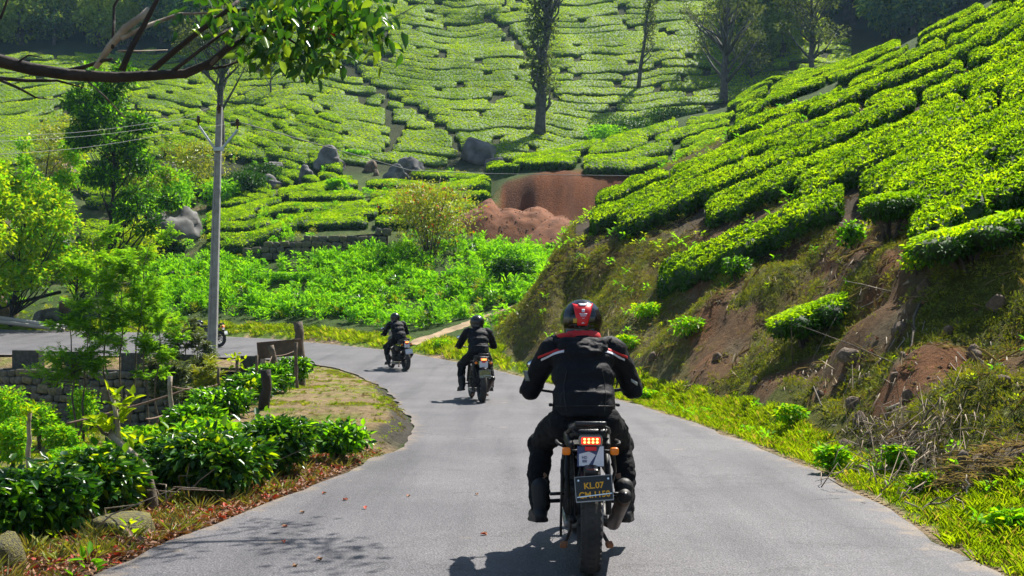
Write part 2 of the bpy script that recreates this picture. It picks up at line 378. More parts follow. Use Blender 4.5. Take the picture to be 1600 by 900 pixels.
# cached grid (bearing x distance)
PXG = np.arange(-1500, 3101, 6.0); DG = [2.2]
while DG[-1] < 262: DG.append(DG[-1]*1.0115 if DG[-1] > 6 else DG[-1]+.08)
DG = np.array(DG)
gx = ((PXG[:, None]-CX)/F)*DG[None, :]; gy = np.broadcast_to(DG[None, :], gx.shape)
gz, gr, gtl, gtr, gpx = [a.reshape(gx.shape) for a in terrain(gx, gy)]
for _ in range(2):   # soften the breaks between landforms
    m_ = (gr > 1.2) & (gtl > -1e9) & ((gtr < -.8) )
    s = gz.copy(); s[:, 1:-1] = (gz[:, :-2]+2*gz[:, 1:-1]+gz[:, 2:])/4; s[1:-1, :] = (s[:-2, :]+2*s[1:-1, :]+s[2:, :])/4
    gz = np.where(m_, s, gz)
lDG = np.log(DG); iDG = np.arange(len(DG))
def bil(G, x, y):
    x = np.asarray(x, float); y = np.asarray(y, float); px = np.clip((CX+F*x/np.maximum(y, .1)-PXG[0])/6.0, 0, len(PXG)-1.001)
    fd = np.clip(np.interp(y, DG, iDG), 0, len(DG)-1.001); a = px.astype(int); b = fd.astype(int); u = px-a; v = fd-b
    return (G[a,b]*(1-u)+G[a+1,b]*u)*(1-v)+(G[a,b+1]*(1-u)+G[a+1,b+1]*u)*v
def gh(x, y): return bil(gz, x, y)
def gzf(x, y): return float(gh(np.array([x]), np.array([y]))[0])
def at(px, d): x = (px-CX)/F*d; return Vector((x, d, gzf(x, d)))
def P3(px, py, d): return Vector(((px-CX)/F*d, d, CAM_H+(HY-py)/F*d))
def hit(px, py, dmin=3.0, dmax=260.0):
    """first ground point seen in direction (px, py) between two distances, or None"""
    i = int(round((px-PXG[0])/6.0))
    if i < 0 or i >= len(PXG): return None
    m = (DG >= dmin) & (DG <= dmax); d = DG[m]; pyt = HY-(gz[i, m]-CAM_H)/d*F
    run = np.minimum.accumulate(pyt); k = np.argmax(run <= py)
    if run[k] > py: return None
    if k == 0:
        if pyt[0] < py-2: return None
        dd = d[0]
    else:
        a, b = pyt[k-1], pyt[k]; dd = d[k-1]+(d[k]-d[k-1])*((a-py)/(a-b) if a != b else 0)
    x = (px-CX)/F*dd
    return Vector((x, dd, gzf(x, dd)))

# ------------------------------------------------------------------ ground mesh
def lerp(a, b, t): return a+(b-a)*t[..., None]
def mixc(c, col, k): return c*(1-k[..., None]) + np.array(col)*k[..., None]
N1 = fbm(gx*.5, gy*.5, 7.0, 4); N2 = fbm(gx*1.7, gy*1.7, 2.0, 4); N3 = fbm(gx*.15, gy*.15, 9.0, 3)
c = np.zeros(gx.shape+(3,)) + np.array((.055,.09,.02))
nearhill = (gpx > 786)
c = mixc(c, (.14,.080,.036), nearhill*sstep(.7,1.2,gr)*(1-sstep(6.8,7.2,gr)))
c = mixc(c, (.19,.085,.036), nearhill*sstep(.9,1.3,gr)*(1-sstep(3.3,3.9,gr))*sstep(.14,.36,N1))
c = mixc(c, (.15,.12,.07), nearhill*sstep(.9,1.3,gr)*(1-sstep(3.3,3.9,gr))*sstep(.05,.3,-N2)*.7)
c = mixc(c, (.085,.11,.01), nearhill*sstep(.9,1.3,gr)*(1-sstep(3.0,3.5,gr))*sstep(-.08,.14,fbm(gx*.8+5, gy*.8, 4.0, 4))*.8)
c = mixc(c, (.12,.13,.03), nearhill*(gpx<1080)*sstep(.9,1.3,gr)*(1-sstep(3.6,4.2,gr))*.55)
c = mixc(c, (.07,.055,.035), nearhill*sstep(3.4,4.0,gr)*(1-sstep(6.8,7.2,gr))*.9)
c = mixc(c, (.17,.06,.022), ((gpx>772+14*N2)&(gpx<1085))*sstep(9.4,9.9,gr)*(1-sstep(11.02,11.2,gr)))
c = mixc(c, (.10,.04,.018), ((gpx>772)&(gpx<1085))*sstep(9.4,9.9,gr)*(1-sstep(11.02,11.2,gr))*sstep(0,.5,vnoise(gx*1.1, gz*.25+gx*.3, 3.0))*.9)
c = mixc(c, (.045,.055,.02), sstep(13.0,13.4,gr)*(1-sstep(16,16.3,gr)))
c = mixc(c, (.025,.05,.022), sstep(15.7,16.1,gr))
c = mixc(c, (.10,.12,.035), ((gpx<786)&(gr>9)&(gr<13))*.7*sstep(-.2,.2,N2))
c = mixc(c, (.16,.12,.065), ((gpx<330)&(gr>8.6)&(gr<13))*sstep(.08,.3,N1)*.8)
# grass verge right
vg = ((gtr<0)&(gr<1.5))|((gtr<0)&(gpx<786)&(gr<2.4))
c = mixc(c, (.13,.20,.025), vg*1.0)
c = mixc(c, (.40,.29,.17), (gtr<0)*(1-sstep(.05,.22+.12*N2,-gtr)))
c = mixc(c, (.38,.27,.16), (gtr<0)*(gpx<720)*(gpx>430)*(gr<1.2)*sstep(-.1,.25,N1)*(1-sstep(.6,1.3,-gtr)))
# left side
lf = (gtl>0)&(gr<=1.0)&(gtr>0)
tan = np.array((.31,.225,.12)); 
c = np.where(lf[..., None], mixc(np.zeros_like(c)+tan, (.17,.20,.035), .8*sstep(.05,.35,N2)), c)
c = np.where((lf&(gtl>2.7))[..., None], mixc(c, (.14,.15,.04), sstep(2.7,4,gtl)*.8), c)
c = np.where(lf[..., None], mixc(c, (.085,.075,.06), (1-sstep(.28,.42,gtl))*sstep(13.6,15,gy)*(1-sstep(26,29,gy))), c)
c = np.where(lf[..., None], mixc(c, (.15,.085,.05), (1-sstep(12,13.5,gy))*.9), c)
c = np.clip(c*(1+.35*fbm(gx*5, gy*5, 1.0, 3))[..., None], .005, .9)
nu, nd = gx.shape
idx = np.arange(nu*nd).reshape(nu, nd)
V = np.stack([gx, gy, gz], -1).reshape(-1, 3)
Fq = np.stack([idx[:-1,:-1], idx[1:,:-1], idx[1:,1:], idx[:-1,1:]], -1).reshape(-1, 4)
# rows behind and beside the camera
xs0 = np.array([-60,-20,-8,-2.9,3.2,5.2,9,20,60.]); 
m, n, p = mat('ground_soil')
at_ = n.nodes.new('ShaderNodeAttribute'); at_.attribute_name = 'col'
tc = n.nodes.new('ShaderNodeTexCoord'); t1 = n.nodes.new('ShaderNodeTexNoise'); t1.inputs['Scale'].default_value = 9; t1.inputs['Detail'].default_value = 8
t1.inputs['Roughness'].default_value = .7
n.links.new(tc.outputs['Object'], t1.inputs['Vector'])
mr = n.nodes.new('ShaderNodeMapRange'); mr.inputs[1].default_value = .3; mr.inputs[2].default_value = .7; mr.inputs[3].default_value = .55; mr.inputs[4].default_value = 1.45
n.links.new(t1.outputs[0], mr.inputs[0])
mu = n.nodes.new('ShaderNodeVectorMath'); mu.operation = 'SCALE'; n.links.new(at_.outputs['Color'], mu.inputs[0]); n.links.new(mr.outputs[0], mu.inputs['Scale'])
n.links.new(mu.outputs[0], p.inputs['Base Color']); p.inputs['Roughness'].default_value = .95; p.inputs['Specular IOR Level'].default_value = .15
t2 = n.nodes.new('ShaderNodeTexNoise'); t2.inputs['Scale'].default_value = 7; t2.inputs['Detail'].default_value = 10; t2.inputs['Roughness'].default_value = .75
n.links.new(tc.outputs['Object'], t2.inputs['Vector'])
bp = n.nodes.new('ShaderNodeBump'); bp.inputs['Strength'].default_value = .9; bp.inputs['Distance'].default_value = .16
n.links.new(t2.outputs[0], bp.inputs['Height']); n.links.new(bp.outputs[0], p.inputs['Normal'])
M_ground = m
gme = npmesh('ground', V, Fq, [m], True, attr={'col': c.reshape(-1, 3)})
setp(link('ground', gme), kind='structure')
CG = c
# the same ground carried on behind the camera
def bz(x): return float(np.interp(x, [-60,-8,-4,-2.7,3.1,4.2,5.4,7.2,12,20,60],[-1,-1,-.9,-.02,-.02,.1,.6,2.9,5.5,9,22]))
xb = np.array([-60,-20,-8,-4,-3.2,-2.7,-2,2,3.1,4.2,5.4,7.2,9,12,20,60.]); yb = np.array([-120,-60,-30,-12,-4,0,2.3])
V = []; 
for yv in yb:
    for xv in xb: V.append((xv, yv, bz(xv)-(.1 if -2.5 < xv < 2.5 else 0.03)))
ii = np.arange(len(xb)*len(yb)).reshape(len(yb), len(xb))
Fq = np.stack([ii[:-1,:-1], ii[:-1,1:], ii[1:,1:], ii[1:,:-1]], -1).reshape(-1, 4)
setp(link('ground', npmesh('ground_near', V, Fq, [M_ground], True, attr={'col': np.zeros((len(V),3))+np.array((.13,.13,.05))})), kind='structure')

# ------------------------------------------------------------------ road
NR = 420; A = resample(EDGE_L, NR); B = resample(EDGE_R, NR)
# match the two edges by nearest arc fraction anchored on the bend
ts = np.linspace(0, 1, 15); L = []
for i in range(NR):
    j0 = i
    for t in ts:
        q = A[i]*(1-t)+B[j0]*t; jit = (fbm(np.array([i*.55]), np.array([t*50.]), 0., 3)[0])*.13 if t in (0, 1) else 0
        L.append((q[0]+jit, q[1], 0))
L = np.array(L); L[:, 2] = zroad(L[:, 0], L[:, 1]) + .008
ii = np.arange(NR*15).reshape(NR, 15)
Fq = np.stack([ii[:-1,:-1], ii[:-1,1:], ii[1:,1:], ii[1:,:-1]], -1).reshape(-1, 4)
m, n, p = mat('worn_asphalt'); tc = n.nodes.new('ShaderNodeTexCoord')
def noi(scale, detail=4, rough=.6, vec=None, stretch=None):
    t = n.nodes.new('ShaderNodeTexNoise'); t.inputs['Scale'].default_value = scale; t.inputs['Detail'].default_value = detail; t.inputs['Roughness'].default_value = rough
    if stretch:
        mp = n.nodes.new('ShaderNodeMapping'); mp.inputs['Scale'].default_value = stretch; mp.inputs['Rotation'].default_value = (0, 0, R(-6)); n.links.new(tc.outputs['Object'], mp.inputs[0]); n.links.new(mp.outputs[0], t.inputs['Vector'])
    else: n.links.new(tc.outputs['Object'], t.inputs['Vector'])
    return t
def ramp(src, stops):
    cr = n.nodes.new('ShaderNodeValToRGB'); e = cr.color_ramp.elements
    e[0].position, e[0].color = stops[0][0], (*stops[0][1], 1); e[1].position, e[1].color = stops[-1][0], (*stops[-1][1], 1)
    for q in stops[1:-1]:
        x = e.new(q[0]); x.color = (*q[1], 1)
    n.links.new(src, cr.inputs[0]); return cr
def mixn(a, b, fac, mode='MIX'):
    x = n.nodes.new('ShaderNodeMix'); x.data_type = 'RGBA'; x.blend_type = mode
    if hasattr(fac, 'links') or not isinstance(fac, (int, float)): n.links.new(fac, x.inputs[0])
    else: x.inputs[0].default_value = fac
    for k, s in ((6, a), (7, b)):
        if isinstance(s, tuple): x.inputs[k].default_value = (*s, 1)
        else: n.links.new(s, x.inputs[k])
    return x.outputs[2]
base = ramp(noi(90, 3, .7).outputs[0], [(.32,(.045,.043,.047)),(.5,(.10,.096,.104)),(.68,(.19,.182,.192))])
vor = n.nodes.new('ShaderNodeTexVoronoi'); vor.inputs['Scale'].default_value = 70; n.links.new(tc.outputs['Object'], vor.inputs['Vector'])
agg = ramp(vor.outputs['Color'], [(0,(.75,.75,.76)),(1,(1.25,1.24,1.22))])
c1 = mixn(base.outputs[0], agg.outputs[0], 1.0, 'MULTIPLY')
big = ramp(noi(.6, 5).outputs[0], [(.3,(.74,.74,.76)),(.7,(1.18,1.17,1.16))])
c2 = mixn(c1, big.outputs[0], 1.0, 'MULTIPLY')
trk = ramp(noi(1.0, 3, .5, stretch=(2.0,.12,1)).outputs[0], [(.48,(1,1,1)),(.64,(.70,.70,.72))])
c3_ = mixn(c2, trk.outputs[0], 1.0, 'MULTIPLY')
st = ramp(noi(2.4, 3, .5, stretch=(1.0,1.6,1)).outputs[0], [(.71,(0,0,0)),(.80,(.8,.8,.8))])
c4 = mixn(c3_, (.34,.27,.20), st.outputs[0])
ea = n.nodes.new('ShaderNodeAttribute'); ea.attribute_name = 'edge'
en = n.nodes.new('ShaderNodeMath'); en.operation = 'MULTIPLY_ADD'; n.links.new(noi(3.5, 6, .7).outputs[0], en.inputs[0]); en.inputs[1].default_value = -1.1; n.links.new(ea.outputs['Fac'], en.inputs[2])
er_ = n.nodes.new('ShaderNodeMapRange'); n.links.new(en.outputs[0], er_.inputs[0]); er_.inputs[1].default_value = -.68; er_.inputs[2].default_value = -.42; er_.inputs[3].default_value = .75; er_.inputs[4].default_value = 0
c5 = mixn(c4, (.24,.18,.115), er_.outputs[0])
wv = n.nodes.new('ShaderNodeTexVoronoi'); wv.feature = 'DISTANCE_TO_EDGE'; wv.inputs['Scale'].default_value = .55
wm = n.nodes.new('ShaderNodeVectorMath'); wm.operation = 'MULTIPLY_ADD'; n.links.new(noi(1.6, 5).outputs['Color'], wm.inputs[0]); wm.inputs[1].default_value = (.9,.9,.9); n.links.new(tc.outputs['Object'], wm.inputs[2]); n.links.new(wm.outputs[0], wv.inputs['Vector'])
crk = ramp(wv.outputs['Distance'], [(0,(.62,.62,.62)),(.012,(1,1,1))]); c6 = mixn(c5, crk.outputs[0], .8, 'MULTIPLY')
n.links.new(c6, p.inputs['Base Color']); p.inputs['Roughness'].default_value = .72; p.inputs['Specular IOR Level'].default_value = .45
bp = n.nodes.new('ShaderNodeBump'); bp.inputs['Strength'].default_value = .55; bp.inputs['Distance'].default_value = .008
n.links.new(vor.outputs['Distance'], bp.inputs['Height']); n.links.new(bp.outputs[0], p.inputs['Normal'])
setp(link('road', npmesh('road', L, Fq, [m], True, attr={'edge': np.tile(np.minimum(ts, 1-ts)*5.0, NR)})), kind='structure')
# ------------------------------------------------------------------ leaves
def leaves(P, D, U, Ln, Wd, fold=.25, droop=.12):
    """blades: base P, direction D, face normal U -> verts, quads (2 a leaf)"""
    P = np.asarray(P, float); D = np.asarray(D, float); U = np.asarray(U, float); n = len(P)
    D = D/np.maximum(np.linalg.norm(D, axis=1), 1e-6)[:, None]; S = np.cross(D, U); S = S/np.maximum(np.linalg.norm(S, axis=1), 1e-6)[:, None]; U = np.cross(S, D)
    Ln = (np.zeros(n)+Ln)[:, None]; Wd = (np.zeros(n)+Wd)[:, None]
    f = fold*Wd
    b = P; l1 = P+D*Ln*.3+S*Wd*.5+U*f; r1 = P+D*Ln*.3-S*Wd*.5+U*f
    l2 = P+D*Ln*.68+S*Wd*.38+U*(f*.8-droop*Ln*.3); r2 = P+D*Ln*.68-S*Wd*.38+U*(f*.8-droop*Ln*.3); t = P+D*Ln-U*droop*Ln
    V = np.stack([b, l1, l2, t, r2, r1], 1).reshape(-1, 3)
    o = (np.arange(n)*6)[:, None]; Fq = np.stack([o+np.array([0,3,2,1]), o+np.array([0,5,4,3])], 1).reshape(-1, 4)
    return V, Fq
def rdir(n, rs=RS):
    v = rs.normal(size=(n, 3)); return v/np.linalg.norm(v, axis=1)[:, None]
def leafmesh(name, P, D, U, Ln, Wd, mats, tint=None, mi=None, **k):
    V, Fq = leaves(P, D, U, Ln, Wd, **k); n = len(P)
    tint = RS.rand(n) if tint is None else tint
    return npmesh(name, V, Fq, mats if isinstance(mats, (list, tuple)) else [mats], True, mi=(np.repeat(mi, 2) if mi is not None else None), attr={'tint': np.repeat(tint, 6)})
def proto(me, name='sprig'): return bpy.data.objects.new(name, me)     # geometry used only by the scatter nodes, never in the scene by itself
def sprig(name, m, n=6, L=.07, W=.03, up=.6, spread=1.0, rad=.0, h=0.0, seed=1):
    rs = np.random.RandomState(seed); a = rs.rand(n)*6.28; 
    D = np.c_[np.cos(a)*spread, np.sin(a)*spread, up+rs.rand(n)*.5-.15]
    P = np.c_[rs.normal(size=n)*rad, rs.normal(size=n)*rad, rs.rand(n)*h]
    U = np.tile([0,0,1.0], (n, 1))+rs.normal(size=(n,3))*.15
    return proto(leafmesh(name, P, D, U, L*(.7+.6*rs.rand(n)), W*(.8+.4*rs.rand(n)), m, tint=rs.rand(n)*.35))
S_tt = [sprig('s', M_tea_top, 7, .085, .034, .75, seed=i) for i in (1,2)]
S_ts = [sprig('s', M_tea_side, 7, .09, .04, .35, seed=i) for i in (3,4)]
S_ft = [sprig('s', M_tea_far_top, 7, .22, .12, .6, seed=i) for i in (5,6)]
S_fs = [sprig('s', M_tea_far_side, 6, .24, .12, .3, seed=i) for i in (7,8)]
def plant(name, m, n, h, r, L, W, seed, up=.3):
    rs = np.random.RandomState(seed); t = rs.rand(n)**.7; a = rs.rand(n)*6.28; rr = r*np.sqrt(rs.rand(n))*(1-.45*t)
    P = np.c_[rr*np.cos(a), rr*np.sin(a), h*t]; D = np.c_[np.cos(a), np.sin(a), up+rs.rand(n)*.7] + rs.normal(size=(n,3))*.3
    return proto(leafmesh(name, P, D, np.tile([0,0,1.], (n,1))+rs.normal(size=(n,3))*.25, L*(.6+.8*rs.rand(n)), W*(.7+.6*rs.rand(n)), m, tint=rs.rand(n)*.3))
S_herb = [plant('s', M_herb, 70, .62, .30, .16, .075, 11), plant('s', M_herb, 55, .85, .24, .18, .06, 12, .9), plant('s', M_herb, 60, .45, .34, .15, .09, 13)]
S_herbD = [plant('s', M_big, 80, .6, .34, .18, .08, 14), plant('s', M_tea_side, 60, .5, .34, .14, .08, 15)]
S_herbY = [plant('s', M_herb2, 60, .4, .3, .12, .04, 16, .8)]
S_weed = [plant('s', M_herb, 16, .14, .09, .07, .03, 17), plant('s', M_moss, 22, .09, .12, .05, .02, 18), plant('s', M_lime, 14, .1, .08, .05, .025, 19)]
S_mossc = [plant('s', M_moss, 26, .035, .11, .032, .014, 20, .6), plant('s', M_moss, 20, .03, .09, .028, .012, 27, .6), plant('s', M_drygrass, 12, .04, .06, .06, .005, 21, .8)]
S_dry = [plant('s', M_drygrass, 20, .03, .08, .13, .008, 22, .8), plant('s', M_litter, 8, .04, .12, .07, .03, 23, .1)]
def tuft(m, n, h, w, r, seed):
    rs = np.random.RandomState(seed); a = rs.rand(n)*6.28
    P = np.c_[rs.normal(size=n)*r, rs.normal(size=n)*r, np.zeros(n)]; D = np.c_[np.cos(a)*.45, np.sin(a)*.45, 1+rs.rand(n)*.5]
    return proto(leafmesh('s', P, D, np.c_[-np.cos(a), -np.sin(a), .3*np.ones(n)], h*(.5+.8*rs.rand(n)), w, m, tint=rs.rand(n)*.4, fold=.1, droop=.35))
S_grass = [tuft(M_grass, 26, .055, .006, .035, 31), tuft(M_grass, 22, .04, .007, .04, 32), tuft(M_grass, 24, .085, .006, .03, 33)]
S_grassdry = [tuft(M_drygrass, 18, .05, .006, .05, 34), tuft(M_grass, 18, .035, .007, .05, 35)]
S_lit = [proto(leafmesh('s', [(0,-.02,.004)], [(0,1,.15)], [(0,.1,1)], .05, .026, M_litter, tint=np.array([0.]), fold=.5, droop=-.2)),
         proto(leafmesh('s', [(0,-.02,.006),(0.01,0,.01)], [(0,1,.3),(1,.4,.4)], [(0.2,.1,1),(0,0,1)], .055, .028, M_litter, tint=np.array([0.,.5]), fold=.6, droop=.3))]

# ------------------------------------------------------------------ scatter node groups
def scatter(name, sets, attr=None, keep=False):
    """sets: list of (protos, density, smin, smax, mode 'normal'|'up'|'flat', zmin, zmax of surface normal)"""
    g = bpy.data.node_groups.new(name, 'GeometryNodeTree')
    g.interface.new_socket('Geometry', in_out='INPUT', socket_type='NodeSocketGeometry'); g.interface.new_socket('Geometry', in_out='OUTPUT', socket_type='NodeSocketGeometry')
    N = g.nodes; Lk = g.links.new; gi = N.new('NodeGroupInput'); go = N.new('NodeGroupOutput'); jo = N.new('GeometryNodeJoinGeometry')
    if keep: Lk(gi.outputs[0], jo.inputs[0])
    for si, (pr, dens, s0, s1, mode, z0, z1) in enumerate(sets):
        d = N.new('GeometryNodeDistributePointsOnFaces'); d.distribute_method = 'RANDOM'; d.inputs['Seed'].default_value = si*7+1
        Lk(gi.outputs[0], d.inputs['Mesh'])
        nv = N.new('GeometryNodeInputNormal'); sx = N.new('ShaderNodeSeparateXYZ'); Lk(nv.outputs[0], sx.inputs[0])
        a = N.new('FunctionNodeCompare'); a.operation = 'GREATER_EQUAL'; Lk(sx.outputs[2], a.inputs[0]); a.inputs[1].default_value = z0
        b = N.new('FunctionNodeCompare'); b.operation = 'LESS_THAN'; Lk(sx.outputs[2], b.inputs[0]); b.inputs[1].default_value = z1
        mu = N.new('ShaderNodeMath'); mu.operation = 'MULTIPLY'; Lk(a.outputs[0], mu.inputs[0]); Lk(b.outputs[0], mu.inputs[1])
        m2 = N.new('ShaderNodeMath'); m2.operation = 'MULTIPLY'; Lk(mu.outputs[0], m2.inputs[0]); m2.inputs[1].default_value = dens
        src = m2
        if attr:
            na = N.new('GeometryNodeInputNamedAttribute'); na.data_type = 'FLOAT'; na.inputs['Name'].default_value = attr
            m3 = N.new('ShaderNodeMath'); m3.operation = 'MULTIPLY'; Lk(m2.outputs[0], m3.inputs[0]); Lk(na.outputs['Attribute'], m3.inputs[1]); src = m3
        Lk(src.outputs[0], d.inputs['Density'])
        jj = N.new('GeometryNodeJoinGeometry')
        for ob in pr:
            oi = N.new('GeometryNodeObjectInfo'); oi.inputs['Object'].default_value = ob; oi.inputs['As Instance'].default_value = True; Lk(oi.outputs['Geometry'], jj.inputs[0])
        ip = N.new('GeometryNodeInstanceOnPoints'); ip.inputs['Pick Instance'].default_value = True
        Lk(d.outputs['Points'], ip.inputs['Points']); Lk(jj.outputs[0], ip.inputs['Instance'])
        ri = N.new('FunctionNodeRandomValue'); ri.data_type = 'INT'; ri.inputs['Min'].default_value = 0; ri.inputs['Max'].default_value = len(pr)-1
        iout = [o for o in ri.outputs if o.type == 'INT'][0]
        for s_ in ri.inputs:
            if s_.type == 'INT' and s_.name == 'Min': s_.default_value = 0
            if s_.type == 'INT' and s_.name == 'Max': s_.default_value = len(pr)-1
        Lk(iout, ip.inputs['Instance Index'])
        rv = N.new('FunctionNodeRandomValue'); rv.data_type = 'FLOAT_VECTOR'; t = {'normal': .7, 'up': .22, 'flat': .25}[mode]
        vec = [s_ for s_ in rv.inputs if s_.type == 'VECTOR']; vec[0].default_value = (-t, -t, 0); vec[1].default_value = (t, t, 6.283)
        er = N.new('FunctionNodeEulerToRotation'); Lk([o for o in rv.outputs if o.type == 'VECTOR'][0], er.inputs[0])
        if mode == 'up': Lk(er.outputs[0], ip.inputs['Rotation'])
        else:
            rr = N.new('FunctionNodeRotateRotation'); rr.rotation_space = 'LOCAL'; Lk(d.outputs['Rotation'], rr.inputs[0]); Lk(er.outputs[0], rr.inputs[1]); Lk(rr.outputs[0], ip.inputs['Rotation'])
        rs = N.new('FunctionNodeRandomValue'); rs.data_type = 'FLOAT'
        fl = [s_ for s_ in rs.inputs if s_.type == 'VALUE']; fl[0].default_value = s0; fl[1].default_value = s1
        Lk([o for o in rs.outputs if o.type == 'VALUE'][0], ip.inputs['Scale'])
        Lk(ip.outputs[0], jo.inputs[0])
    Lk(jo.outputs[0], go.inputs[0]); return g
def gn(o, g): m = o.modifiers.new('scatter', 'NODES'); m.node_group = g; return o
def foliage(o, g, name='foliage'):
    c_ = link(name, o.data, o); c_['kind'] = 'stuff'; return gn(c_, g)
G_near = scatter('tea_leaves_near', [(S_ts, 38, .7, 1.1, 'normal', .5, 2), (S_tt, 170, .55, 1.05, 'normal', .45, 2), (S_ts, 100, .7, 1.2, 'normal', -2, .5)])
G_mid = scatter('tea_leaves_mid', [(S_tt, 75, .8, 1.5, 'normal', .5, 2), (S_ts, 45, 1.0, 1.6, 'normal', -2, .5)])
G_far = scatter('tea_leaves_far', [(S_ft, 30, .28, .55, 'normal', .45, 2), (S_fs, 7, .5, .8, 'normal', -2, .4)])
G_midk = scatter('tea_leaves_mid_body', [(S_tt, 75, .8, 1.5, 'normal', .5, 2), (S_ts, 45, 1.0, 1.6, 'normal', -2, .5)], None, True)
G_fark = scatter('tea_leaves_far_body', [(S_ft, 30, .28, .55, 'normal', .45, 2), (S_fs, 7, .5, .8, 'normal', -2, .4)], None, True)

# stones and clods
def clod(seed, r, mt):
    bm = bmesh.new(); bmesh.ops.create_icosphere(bm, subdivisions=1, radius=r); rs = np.random.RandomState(seed)
    for v in bm.verts: v.co *= rs.uniform(.6, 1.25); v.co.z *= .7
    me = bpy.data.meshes.new('clod'); bm.to_mesh(me); bm.free(); me.materials.append(mt); return proto(me)
M_clod = simple('soil_clod', (.15,.085,.045), .95, bump=.6, bscale=40, col2=(.07,.045,.028), vscale=30)
M_clod2 = simple('grey_clod', (.19,.16,.12), .95, bump=.6, bscale=40, col2=(.09,.08,.06), vscale=30)
S_clod = [clod(1, .022, M_clod), clod(2, .03, M_clod), clod(3, .018, M_clod2), clod(4, .014, M_clod)]
M_straw = leafmat('dead_straw', (.24,.19,.12), (.46,.38,.25), trans=.25, rough=.8, tmul=1.)
def strawp(seed, n, L, up):
    rs = np.random.RandomState(seed); a = rs.rand(n)*6.28; P = rs.normal(size=(n,3))*[.07,.07,.008]; D = np.c_[np.cos(a), np.sin(a), up*rs.rand(n)]
    return proto(leafmesh('s', P, D, np.tile([0,0,1.],(n,1))+rs.normal(size=(n,3))*.2, L*(.4+rs.rand(n)), .005, M_straw, tint=rs.rand(n)*.5, fold=.1, droop=.25))
S_straw = [strawp(5, 16, .16, .5), strawp(6, 14, .10, .9), strawp(7, 12, .22, .25)]
PATHP = [hit(px, py, 37, 60) for px, py in ((640,541),(668,528),(702,516),(740,502),(772,491),(792,483))]
PATHP = [p for p in PATHP if p is not None]
pdst = np.full(gx.shape, 99.)
for a_, b_ in zip(PATHP[:-1], PATHP[1:]):
    dx, dy = b_.x-a_.x, b_.y-a_.y; t_ = np.clip(((gx-a_.x)*dx+(gy-a_.y)*dy)/(dx*dx+dy*dy), 0, 1); pdst = np.minimum(pdst, np.hypot(gx-a_.x-t_*dx, gy-a_.y-t_*dy))
# ------------------------------------------------------------------ ground patches that carry plants
def patch(name, mask, g, dens, kind='stuff', lift=.006, m=None):
    fm = mask[:-1,:-1] & mask[1:,:-1] & mask[1:,1:] & mask[:-1,1:]
    fi = np.argwhere(fm); a, b = fi[:,0], fi[:,1]
    Fq = np.stack([idx[a,b], idx[a+1,b], idx[a+1,b+1], idx[a,b+1]], -1)
    u, inv = np.unique(Fq.ravel(), return_inverse=True)
    Vv = np.stack([gx, gy, gz+lift], -1).reshape(-1, 3)[u]
    me = npmesh(name, Vv, inv.reshape(-1, 4), [m or M_ground], True, attr={'col': CG.reshape(-1,3)[u], 'dens': dens.reshape(-1)[u]})
    o = link(name, me); setp(o, kind=kind); return gn(o, g)
vis = (gpx > -60) & (gpx < 1900)
G_gr = scatter('grass_scatter', [(S_grass, 230, .6, 1.3, 'up', -1, 2), (S_grassdry, 50, .8, 1.2, 'up', -1, 2), (S_weed[:1], 3, .5, 1.0, 'up', -1, 2)], 'dens', True)
G_grf = scatter('grass_scatter_far', [(S_grass, 40, 1.6, 2.8, 'up', -1, 2), (S_herbY, 1.2, .3, .6, 'up', -1, 2)], 'dens', True)
nn = fbm(gx*.9, gy*.9, 12.0, 3); mr_ = (gtr < -.04) & (gr < 1.6) & (gpx > 786) & vis & (gtl < 0)
wv = np.interp(gy, [5, 12, 20, 34], [1.25, 1.15, 1.1, 1.0])
dens = np.clip(sstep(.05, .3, -gtr+.15*nn)*(1-sstep(wv*.8, wv*1.25, -gtr)) + .2, 0, 1)*(.35+.65*sstep(-.42, -.1, nn))
setp(patch('verge_grass', mr_ & (gy < 30), G_gr, dens))
mr2 = (gtr < -.05) & (gtr > -2.8) & (gtl < 0) & vis & (((gpx <= 786) & (gr < 3)) | ((gy >= 30) & (gr < 1.6)))
patch('far_verge_grass', mr2, G_grf, np.clip(sstep(.1,.9,-gtr+.5*nn), .05, 1)*(pdst > .8))
ml = (gtl > .1) & (gr <= 1) & (gtl < 3.1) & (gy > 12) & (gtr > 0) & vis
G_gl = scatter('shelf_grass', [(S_grassdry, 90, .5, 1.0, 'up', -1, 2), (S_straw, 30, .3, .7, 'up', -1, 2), (S_clod, 14, .3, .8, 'up', -1, 2), (S_grass, 40, .4, .8, 'up', -1, 2)], 'dens', True)
patch('shelf_grass', ml, G_gl, np.clip(sstep(.08, .45, nn+.15*(gtl<.5)), .08, 1))
mb = (gtl > 2.6) & (gr <= 1) & (gtr > 0) & vis & (gy > 9)
G_ba = scatter('garden_grass', [(S_grass, 14, 1, 1.8, 'up', -1, 2), (S_grassdry, 14, 1, 1.6, 'up', -1, 2)], 'dens', True)
patch('garden_grass', mb, G_ba, np.clip(sstep(-.3, .3, nn), .1, 1))
# leaf litter on the near left verge
mlit = (gtl > .02) & (gtl < 1.6) & (gr <= 1) & (gtr > 0) & (gy < 14) & (gy > 5)
G_li = scatter('litter_scatter', [(S_lit, 480, .6, 1.3, 'flat', -1, 2), (S_dry, 45, .6, 1.1, 'up', -1, 2), (S_weed, 3, .8, 1.3, 'up', -1, 2)], 'dens', True)
patch('leaf_litter', mlit, G_li, np.clip(1.15-sstep(10.5, 13.5, gy)-.25*nn, 0, 1))
